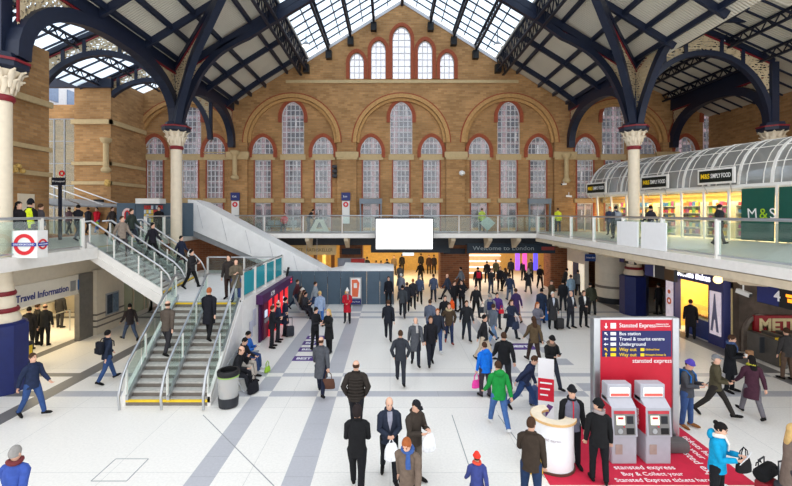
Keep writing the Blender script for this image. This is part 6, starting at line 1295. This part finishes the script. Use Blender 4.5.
# ---------------- middle crowd
def many(rows):
    out = []
    for r in rows:
        label, px, yf, face, kw = r; kw = dict(kw); z = kw.pop('z', 0); out.append(person(label, G(px, yf, z), face, **kw))
    return out
B = dict
mid = many([
 ('man in dark grey jacket walking away, left of the suited man', 400.5, 385, 180, B(top=(52, 55, 62), legs=(48, 50, 58), H=1.78, arms='pocket')),
 ('bald man in grey coat and pale scarf walking forward', 415.5, 366, 0, B(top=(84, 86, 92), legs=(40, 42, 52), coat='coat', hair=('balding', 'gr'), scarf=(176, 172, 170), H=1.78)),
 ('tall slim man in black suit walking forward', 430.5, 366, 5, B(top=(30, 30, 36), legs=(34, 36, 46), H=1.84, skin='m', ph=-1)),
 ('red faced man in navy jacket walking behind the slim suit', 437.5, 352, 0, B(top=(44, 48, 60), legs=(58, 78, 120), H=1.76, hair=('short', 'gi'), shoes=(220, 220, 220))),
 ('woman in brown jacket with cream fur hood walking forward', 449, 344, 0, B(top=(74, 60, 46), legs=(40, 50, 80), coat='jacket', trim=(196, 176, 140), hair=('long', 'br'), arms='pocket', shoes=(150, 70, 60))),
 ('person in black behind the woman with the fur hood', 445, 333, 0, B(top=(34, 34, 38), legs=K, hair=('short', 'bk'))),
 ('man in black coat and dark jeans walking forward alone', 466.5, 341, 0, B(top=(38, 40, 44), legs=(44, 48, 60), coat='jacket', H=1.78)),
 ('person in slate blue jacket with head down in mid crowd', 430, 339, 170, B(top=(92, 100, 118), legs=(60, 76, 112), hair=('short', 'br'))),
 ('man in black jacket with white shirt turning right', 484, 361, 60, B(top=(36, 36, 40), legs=(196, 180, 160), shirt=(226, 226, 228), hair=('short', 'bk'))),
 ('person in grey jacket and pale jeans hurrying right', 493, 344, 130, B(pose='stride', top=(96, 104, 116), legs=(104, 132, 168), hair=('short', 'br'))),
 ('woman in navy coat with a large bag walking in mid crowd', 511, 339, 20, B(top=(40, 48, 68), legs=(36, 38, 46), coat='coat', hair=('long', 'br'), arms='lap')),
 ('woman in plum coat standing turned away', 516, 323, 200, B(top=(64, 48, 92), legs=(160, 120, 100), coat='coat', hair=('short', 'br'))),
 ('person in grey hoodie with navy backpack seen from behind', 490, 331, 170, B(pose='stand', top=(150, 150, 150), legs=(90, 92, 96), hair=('short', 'gr'))),
 ('woman in purple jacket holding a red bag', 497, 329, 0, B(pose='stand', top=(84, 56, 128), legs=(60, 60, 70), hair=('short', 'bk'), arms='carry')),
 ('woman in black jacket with dark handbag walking forward', 476, 318, 5, B(top=(36, 36, 40), legs=K, hair=('short', 'bk'), coat='short')),
 ('woman in grey hooded top looking at a paper', 537, 343, 20, B(pose='stand', top=(106, 106, 118), legs=(70, 72, 84), hair=('long', 'gi'), arms='phone')),
 ('person in brown patterned jacket and dark tights right of centre', 534, 364, 190, B(top=(92, 76, 56), legs=(60, 48, 44), coat='jacket', hair=('long', 'br'))),
 ('man in black suit before the end of the slate hoarding, walking away', 388.3, 341, 180, B(top=(34, 37, 46), legs=(34, 36, 44), hair=('short', 'br'), H=1.8)),
 ('man in black suit leaning at the right end of the slate hoarding', 388.6, 306, 0, B(pose='stand', top=(30, 32, 40), legs=K, hair=('short', 'br'), H=1.78)),
 ('woman in red coat and white woolly hat standing facing forward', 347.3, 323, 0, B(pose='stand', top=(190, 32, 48), legs=(36, 34, 40), coat='coat', hair=('long', 'br'), hat=('pom', (236, 234, 232)), scarf=(150, 120, 120), arms='front', H=1.72)),
 ('person in black with bowed head by the stickers, left of the pair', 315, 350, 60, B(pose='stand', top=(34, 34, 38), legs=K, hair=('short', 'bk'), arms='phone', nod=15)),
 ('woman in black coat with fair hair by the stickers, right of the pair', 329, 353, -40, B(pose='stand', top=(32, 32, 34), legs=K, coat='coat', hair=('long', 'bl'), arms='phone')),
 ('blonde person in pale blue top and jeans before the far bench', 320, 327, 200, B(pose='stand', top=(150, 168, 196), legs=(70, 110, 176), hair=('short', 'bl'))),
 ('person in pale grey top hurrying past the slate hoarding', 315, 312, 90, B(pose='stride', top=(150, 158, 166), legs=(40, 60, 96), hair=('short', 'br'))),
 ('person in dark red top hurrying past the left end of the hoarding', 297, 309, 90, B(pose='stride', top=(90, 50, 56), legs=(50, 62, 84), hair=('short', 'br'))),
 ('grey haired man in long charcoal coat facing forward with a case', 552.5, 329, 0, B(pose='stand', top=(50, 50, 54), legs=K, coat='long', hair=('short', 'wh'), shirt=(190, 196, 210), H=1.8)),
 ('bald man in dark suit with hands clasped, facing right', 570.5, 328, 25, B(pose='stand', top=(42, 44, 52), legs=(38, 40, 48), hair=('balding', 'gr'), arms='front', H=1.8, shirt=(210, 214, 222))),
 ('man in dark suit with white shirt facing forward by the red board', 583.5, 327, 0, B(pose='stand', top=(32, 33, 38), legs=K, hair=('short', 'br'), shirt=(240, 240, 240), arms='front', H=1.8)),
 ('person in navy jacket beside a bright blue suitcase', 541.5, 323, 150, B(pose='stand', top=(38, 50, 72), legs=(40, 48, 66), hair=('short', 'bk'))),
 ('man in brown jacket and cap behind the charcoal coat', 551, 311, 30, B(pose='stand', top=(76, 66, 54), legs=K, hair=('short', 'br'), hat=('cap', (80, 70, 60)), arms='phone')),
 ('person in black padded coat with back turned, right of the brown cap', 563, 311, 180, B(pose='stand', top=(36, 38, 44), legs=(38, 40, 48), coat='puffer', hair=('short', 'bk'))),
 ('person in pale blue top near the lit poster case', 571, 303, 180, B(pose='stand', top=(150, 180, 204), legs=(80, 90, 110), hair=('short', 'br'))),
 ('person in grey jacket beside the lit poster case', 578, 296, 160, B(pose='stand', top=(96, 98, 104), legs=K, hair=('short', 'bk'))),
 ('person in dark olive coat bending over by the clad drum', 592, 315, 180, B(pose='stand', top=(58, 62, 50), legs=(40, 40, 42), lean=14, hair=('short', 'bk'), w=1.1)),
 ('man in charcoal coat walking away, nearest of the left file', 402.5, 318, 180, B(top=(62, 66, 72), legs=(38, 40, 46), coat='jacket', hair=('short', 'bk'))),
 ('man in black walking away just right of the charcoal coat', 407, 314, 180, B(top=(44, 46, 54), legs=K, hair=('short', 'br'), ph=-1)),
 ('person in dark jacket, third of the file walking away', 413, 309, 180, B(top=(48, 48, 54), legs=K, hair=('short', 'gi'))),
 ('person in blue grey jacket, fourth of the file walking away', 419.5, 304, 180, B(top=(70, 82, 108), legs=K, hair=('short', 'gr'))),
 ('grey haired person in pale coat just right of the hoarding end', 401, 301, 180, B(top=(116, 122, 136), legs=(60, 66, 90), hair=('short', 'wh'))),
 ('person in grey coat farther back beside the hoarding end', 400, 288, 180, B(top=(92, 96, 106), legs=(60, 62, 70), hair=('short', 'br'))),
 ('person in slate blue coat walking away below the white screen', 433.5, 302, 180, B(top=(76, 88, 112), legs=(48, 52, 64), coat='jacket', hair=('short', 'br'))),
 ('person in dark navy coat hurrying left past the brick pier', 447.5, 301, 240, B(pose='stride', top=(50, 58, 74), legs=(34, 36, 42), coat='jacket', hair=('hood', 'br'))),
 ('grey coated person hurrying behind the navy coat by the brick pier', 461, 291, 240, B(pose='stride', top=(110, 116, 126), legs=(44, 46, 52), hair=('short', 'bk'))),
 ('dark coated person close to the brick pier right of the screen', 455, 288, 200, B(top=(54, 54, 62), legs=K, hair=('short', 'bk'))),
 ('woman in black with an orange carrier bag, facing right', 453.8, 312, 40, B(pose='stand', top=(30, 30, 34), legs=(40, 36, 40), hair=('short', 'br'))),
 ('man in black holding a drink beside the orange bag woman', 461.8, 311, -30, B(pose='stand', top=(32, 33, 38), legs=K, hair=('short', 'br'), arms='phone1')),
 ('big person in black with a red backpack before the Welcome shop', 478, 292, 180, B(pose='stand', top=(34, 34, 38), legs=K, hair=('short', 'bk'), w=1.15)),
 ('person in charcoal reading, left of the group before the Welcome shop', 491, 294, 30, B(pose='stand', top=(50, 52, 58), legs=(58, 66, 86), hair=('short', 'br'), arms='phone')),
 ('dark coated person second in the group before the Welcome shop', 500, 291, 0, B(pose='stand', top=(40, 42, 50), legs=K, hair=('short', 'br'))),
 ('dark woman third in the group before the Welcome shop', 505.5, 293, 200, B(top=(44, 44, 50), legs=K, hair=('long', 'br'))),
 ('person in navy coat walking away into the Welcome shop', 510, 302, 180, B(top=(42, 54, 80), legs=(96, 110, 132), coat='jacket', hair=('short', 'br'))),
 ('fair haired woman in black coat walking before the Welcome shop', 528.5, 294, 180, B(top=(40, 40, 46), legs=(90, 84, 82), coat='coat', hair=('long', 'gr'))),
 ('person in black jacket carrying a parcel before the Welcome shop', 540, 289, 0, B(top=(34, 34, 38), legs=K, hair=('short', 'bk'), arms='carry')),
 ('red haired person in dark coat by the brown brick wall, far right', 553, 287, 180, B(pose='stand', top=(52, 48, 52), legs=K, hair=('short', 'gi'))),
 ('dark person stooping by the brown brick wall near the poster case', 564, 293, 90, B(pose='stand', top=(50, 48, 50), legs=K, lean=16, hair=('short', 'bk'))),
 ('dark person inside the Welcome shop doorway, left', 487, 283, 180, B(pose='stand', top=(38, 38, 44), legs=K, hair=('short', 'bk'))),
 ('olive coated person inside the Welcome shop doorway', 496, 281, 180, B(pose='stand', top=(70, 72, 56), legs=K, hair=('short', 'br'))),
 ('tall dark person inside the Welcome shop, centre', 511, 280, 180, B(pose='stand', top=(36, 38, 46), legs=K, hair=('short', 'bk'), H=1.8)),
 ('dark person inside the Welcome shop, right of centre', 523.5, 281, 180, B(pose='stand', top=(40, 40, 48), legs=K, hair=('short', 'br'))),
 ('khaki coated person inside the Welcome shop, far right', 531, 280, 180, B(pose='stand', top=(78, 72, 50), legs=K, hair=('short', 'br'))),
 ('black clad woman walking in the yellow passage below the screen', 420.5, 284, 200, B(top=(34, 32, 34), legs=K, hair=('short', 'bk'))),
 ('left of two people far back in the yellow passage', 429, 274, 0, B(pose='stand', top=(70, 50, 44), legs=(40, 36, 36), hair=('short', 'br'))),
 ('right of two people far back in the yellow passage', 434, 274, 180, B(pose='stand', top=(44, 40, 44), legs=K, hair=('short', 'bk'))),
 ('person in dark coat far back in the yellow passage, centre', 421, 272, 180, B(pose='stand', top=(54, 52, 52), legs=K, hair=('short', 'br'))),
 ('person in black far back in the yellow passage, left', 402, 273, 180, B(pose='stand', top=(40, 38, 40), legs=K, hair=('short', 'bk'))),
 ('person in tan coat far back in the yellow passage', 394, 275, 0, B(pose='stand', top=(120, 100, 76), legs=(60, 56, 50), hair=('short', 'br'))),
 ('tall dark person behind the hoarding, under the sandwich shop pier', 367, 277, 180, B(pose='stand', top=(36, 36, 40), legs=K, hair=('short', 'bk'))),
 ('dark person queueing behind the hoarding, left of three', 376, 281, 160, B(pose='stand', top=(42, 42, 48), legs=K, hair=('short', 'bk'), H=1.68)),
 ('dark person queueing behind the hoarding, middle of three', 381, 281, 180, B(pose='stand', top=(50, 46, 50), legs=K, hair=('short', 'br'), H=1.68)),
 ('dark person queueing behind the hoarding, right of three', 387, 280, 200, B(pose='stand', top=(36, 38, 44), legs=K, hair=('short', 'bk'))),
 ('customer in black coat standing at the bakery kiosk', 690.7, 339, 150, B(pose='stand', top=(28, 28, 32), legs=K, coat='coat', hair=('short', 'br'), turn=20)),
 ('dark coated person by the gates left of the bakery kiosk', 659, 315, 200, B(pose='stand', top=(34, 34, 40), legs=K, hair=('short', 'bk'))),
 # cash machine queue
 ('man in black at the nearest cash machine', 272, 348, 110, B(pose='stand', top=(34, 34, 40), legs=(32, 34, 40), hair=('short', 'br'), arms='phone')),
 ('bald man in navy at the second cash machine', 278, 342, 110, B(pose='stand', top=(44, 50, 72), legs=(40, 42, 50), hair=('balding', 'br'), arms='phone')),
 ('person in dark blue coat at the farthest cash machine', 285, 336, 110, B(pose='stand', top=(36, 42, 62), legs=(36, 38, 46), coat='coat', hair=('short', 'bk'))),
 # left
 ('person in navy jacket with dark backpack walking left of the stairs', 107, 383, 150, B(top=(36, 44, 62), legs=(52, 76, 120), hair=('short', 'bk'), H=1.74)),
 ('dark haired person in black hurrying past the travel office', 130, 341, 240, B(pose='stride', top=(50, 44, 46), legs=(70, 84, 110), hair=('short', 'bk'), H=1.68)),
 ('man in black at the travel office entrance, left of three', 29, 350, 200, B(pose='stand', top=(34, 32, 34), legs=K, hair=('short', 'bk'))),
 ('man in brown black jacket at the travel office entrance, middle of three', 37, 345, 150, B(pose='stand', top=(44, 40, 36), legs=K, hair=('short', 'br'), arms='phone')),
 ('bald man in dark coat at the travel office entrance, right of three', 45, 346, 200, B(pose='stand', top=(38, 38, 38), legs=K, hair=('balding', 'br'))),
 ('dark person farther inside the travel office by the queue rail', 60, 328, 180, B(pose='stand', top=(46, 44, 44), legs=(50, 48, 50), hair=('short', 'bk'))),
])
# on the landing, stairs, and upper walkways
low = [('man in brown jacket climbing the left lane of the lower stairs', on_low(0, 357), 180, B(top=(84, 74, 66), legs=(48, 46, 50), hair=('balding', 'br'), H=1.78)),
 ('man in long black coat climbing the right lane of the lower stairs', on_low(1, 341), 185, B(top=(26, 27, 34), legs=K, coat='coat', hair=('short', 'gi'), H=1.8)),
 ('man in dark jacket on the landing, left of the couple', G(229, 299, LZ), 0, B(pose='stand', top=(52, 46, 44), legs=(60, 44, 40), hair=('short', 'br'))),
 ('woman in olive coat on the landing, right of the couple', G(236, 302, LZ), 20, B(pose='stand', top=(98, 88, 74), legs=(50, 66, 110), coat='coat', hair=('long', 'br'), arms='phone', H=1.66)),
 ('person in beige coat descending near the top of the upper stairs', on_up(.2, 8), 70, B(top=(146, 132, 120), legs=(70, 66, 70), hair=('short', 'br'), coat='jacket')),
 ('person in dark green jacket at the top of the upper stairs', on_up(.62, 10), 90, B(top=(52, 60, 54), legs=(44, 48, 58), hair=('short', 'br'))),
 ('person in black coat half way down the upper stairs', on_up(.62, 6), 80, B(top=(38, 36, 44), legs=K, hair=('short', 'bk'))),
 ('person in navy with a pale bag low on the upper stairs', on_up(.85, 2), 80, B(top=(40, 46, 66), legs=K, hair=('short', 'bk'))),
 ('dark person at the foot of the upper stairs', G(191, 289, LZ), 90, B(top=(46, 44, 46), legs=K, hair=('short', 'bk'), arms='phone')),
 ('person in bright red jacket and jeans on the left walkway', G(97, 234, MZ), 0, B(top=(206, 28, 50), legs=(80, 108, 160), hair=('short', 'bk'), coat='jacket')),
 ('person in black coat walking away on the left walkway', G(78, 241, MZ), 180, B(top=(32, 34, 42), legs=(70, 74, 84), coat='jacket', hair=('short', 'bk'), H=1.8)),
 ('dark person on the left walkway between the black coat and red jacket', G(88, 234, MZ), 180, B(top=(50, 50, 58), legs=K, hair=('short', 'br'))),
 ('maroon clad person left of the black coat on the left walkway', G(69, 235, MZ), 180, B(top=(80, 60, 64), legs=K, hair=('short', 'br'))),
 ('dark person right of the red jacket on the left walkway', G(112, 236, MZ), 90, B(top=(64, 56, 54), legs=K, hair=('short', 'br'))),
 ('police officer in yellow high visibility vest on the left walkway', G(30, 252, MZ), 170, B(pose='stand', top=K, vest=(214, 230, 40), legs=K, hat=('helmet', (26, 28, 36)), hair=('short', 'bk'), H=1.84)),
 ('dark haired person left of the police officer', G(18, 255, MZ), 90, B(pose='stand', top=(36, 34, 38), legs=K, hair=('long', 'bk'))),
 ('person in dark grey right of the police officer', G(40, 247, MZ), 150, B(pose='stand', top=(70, 66, 70), legs=K, hair=('short', 'br'))),
 ('person in black looking at the kiosk magazines upstairs', G(159, 237, MZ), 20, B(pose='stand', top=(30, 26, 30), legs=K, hair=('short', 'br'))),
 ('person with orange hair in blue jacket by the food shop, far end', G(610, 235, MZ), -40, B(pose='stand', top=(52, 60, 84), legs=(60, 60, 70), hair=('short', 'gi'), hat=('beanie', (230, 120, 40)))),
 ('person in grey jacket before the food shop, right of the orange hat', G(616, 239, MZ), 180, B(pose='stand', top=(70, 74, 84), legs=K, hair=('short', 'bk'))),
 ('dark person walking by the food shop, just right of the cream column', G(651, 241, MZ), 200, B(top=(40, 40, 48), legs=K, hair=('short', 'bk'))),
 ('dark person walking by the food shop near the green panels', G(719, 246, MZ), 90, B(top=(44, 44, 48), legs=(70, 60, 56), hair=('short', 'bk'))),
 ('person in yellow high visibility jacket on the back walkway, right', G(558, 232, MZ), 180, B(pose='stand', top=(214, 226, 60), legs=(50, 54, 70), hair=('short', 'br'))),
 ('person in yellow high visibility jacket on the back walkway, centre right', G(482, 231.5, MZ), 180, B(pose='stand', top=(190, 210, 90), legs=(50, 54, 70), hair=('short', 'br'))),
 ('dark person crouching beside a pushchair on the back walkway', G(308, 232, MZ), 90, B(pose='bend', top=(44, 40, 42), legs=K, lean=30, hair=('short', 'bk'))),
 ('bakery assistant in black behind the kiosk counter', (14.95, 19.3, 0), -90, B(pose='stand', top=(30, 28, 30), legs=K, hair=('short', 'bk'), skin='m')),
]
up = [person(l, pos, f, **kw) for l, pos, f, kw in low]
# seated people
def seat(label, x, y, z, face, **kw): return person(label, (x, y, z), face, pose='sit', **kw)
s1 = seat('man in black seated nearest the litter bin, hand to his face', -4.95, 13.45, 0, 84, top=(30, 30, 34), legs=(34, 34, 40), hair=('balding', 'br'), arms='face', lean=16, det=1)
s2 = seat('dark haired person in black seated in the middle of the bench', -5.08, 14.35, 0, 82, top=(36, 34, 38), legs=(190, 180, 170), hair=('short', 'bk'), lean=8, nod=15, det=1)
s3 = seat('man in blue jacket seated reading a newspaper by the stairs', -5.15, 15.1, 0, 82, top=(40, 100, 180), legs=(50, 72, 116), hair=('short', 'bk'), arms='phone', nod=18, det=1, shoes=(220, 220, 220))
phone('open newspaper held by the man in blue on the bench', s3, (224, 222, 216), True)
t = hbag('black bag on the floor before the man nearest the bin', (-4.3, 13.2, .58), (30, 30, 36), .46, .34, .26, 1.2, 'bag', 'bag')
hbag('small lime green bag on the floor by the seated man in blue', (-4.35, 14.9, .42), (150, 190, 60), .3, .18, .14, 1.2, 'bag', 'bag')
for i, (x, y, tp, hr_, t_) in enumerate(((-4.95, 22.6, (52, 52, 58), ('short', 'bk'), 'nearest the cash machines'), (-5.15, 23.2, (70, 62, 58), ('long', 'br'), 'second along the far bench'), (-5.35, 23.75, (150, 130, 110), ('short', 'wh'), 'third along the far bench'), (-5.55, 24.3, (60, 56, 60), ('short', 'br'), 'at the far end of the far bench'))):
    seat('person seated on the far bench, '+t_, x+.3, y, 0, 70, top=tp, legs=(44, 44, 52), hair=hr_, arms='phone', lean=10, hat=('beanie', (226, 222, 214)) if i == 2 else None)
seat('person in red jacket seated on the blue grey seats upstairs', -7.7, 30.75, MZ, 0, top=(206, 34, 52), legs=(60, 60, 70), hair=('short', 'br'), arms='lap')
# carried things of the middle crowd
bp = {r['root']['label']: r for r in mid+up}
def who(s): return next(v for k, v in bp.items() if k.startswith(s))
backpack('dark backpack of the person walking left of the stairs', who('person in navy jacket with dark'), (30, 32, 40))
backpack('navy backpack of the person in the grey hoodie', who('person in grey hoodie with navy'), (36, 48, 92))
backpack('red backpack on the big person in black', who('big person in black'), (196, 30, 60))
backpack('pale grey backpack of the person before the food shop', who('person in grey jacket before the food'), (150, 156, 164))
hbag('dark navy shoulder bag of the woman in the navy coat', who('woman in navy coat')['hands'][1], (46, 54, 76), .42, .32, .16, .5)
hbag('dark grey handbag of the woman in the black jacket', who('woman in black jacket with dark')['hands'][0], (50, 56, 64), .46, .3, .16, .2)
hbag('red bag held by the woman in purple', who('woman in purple')['hands'][0]+Vector((0, 0, .2)), (214, 40, 56), .26, .2, .1)
hbag('dark bag by the hip of the woman in purple', who('woman in purple')['hands'][0]+Vector((.25, 0, 0)), (40, 40, 46), .34, .22, .14)
plastic('orange carrier bag of the woman in black', who('woman in black with an orange')['hands'][1], (240, 96, 40), .32, .5)
plastic('white carrier bag of the man holding a drink', who('man in black holding a drink')['hands'][1], (232, 236, 236), .3, .45)
plastic('lime green bag of the person in the red jacket upstairs', who('person in bright red jacket')['hands'][0], (176, 210, 60), .24, .26)
plastic('white bag of the person low on the upper stairs', who('person in navy with a pale')['hands'][0]+Vector((0, 0, .2)), (236, 232, 226), .3, .3)
suitcase('black cabin suitcase standing beside the charcoal coat man', G(560, 329.5), (36, 36, 40), .1, .55, .36, .22)
suitcase('bright blue suitcase beside the person in navy', G(545, 321), (26, 104, 190), .2, .95, .5, .3)
suitcase('dark suitcase by the farthest cash machine customer', G(290, 337), (40, 42, 52), .4, .5, .36, .22)
s_ = thing('pushchair', 'dark pushchair on the back walkway near the seats', 'pushchair', G(312, 232, MZ), .6, None, world=False); MB().tube([(-.2, .2, .3), (0, .05, .35), (.15, -.05, .7), (.1, -.1, .85)], [(.2, .05), (.22, .06), (.22, .06), (.2, .03)], 10).build('seat', FAB((50, 50, 54)), s_, smooth=True); MB().tube([(.3, 0, 1.0), (.1, 0, .6), (-.25, 0, .12)], .02, 6).build('frame', DARK, s_)
for x, y in ((-.25, -.22), (-.25, .22), (.25, -.22), (.25, .22)): MB(Matrix.Translation((x, y, .11)) @ Matrix.Rotation(pi/2, 4, 'X')).lathe([(.11, -.02), (.11, .02)], (0, 0, 0), 14).build('wheel', BLACK, s_)
finish_people()
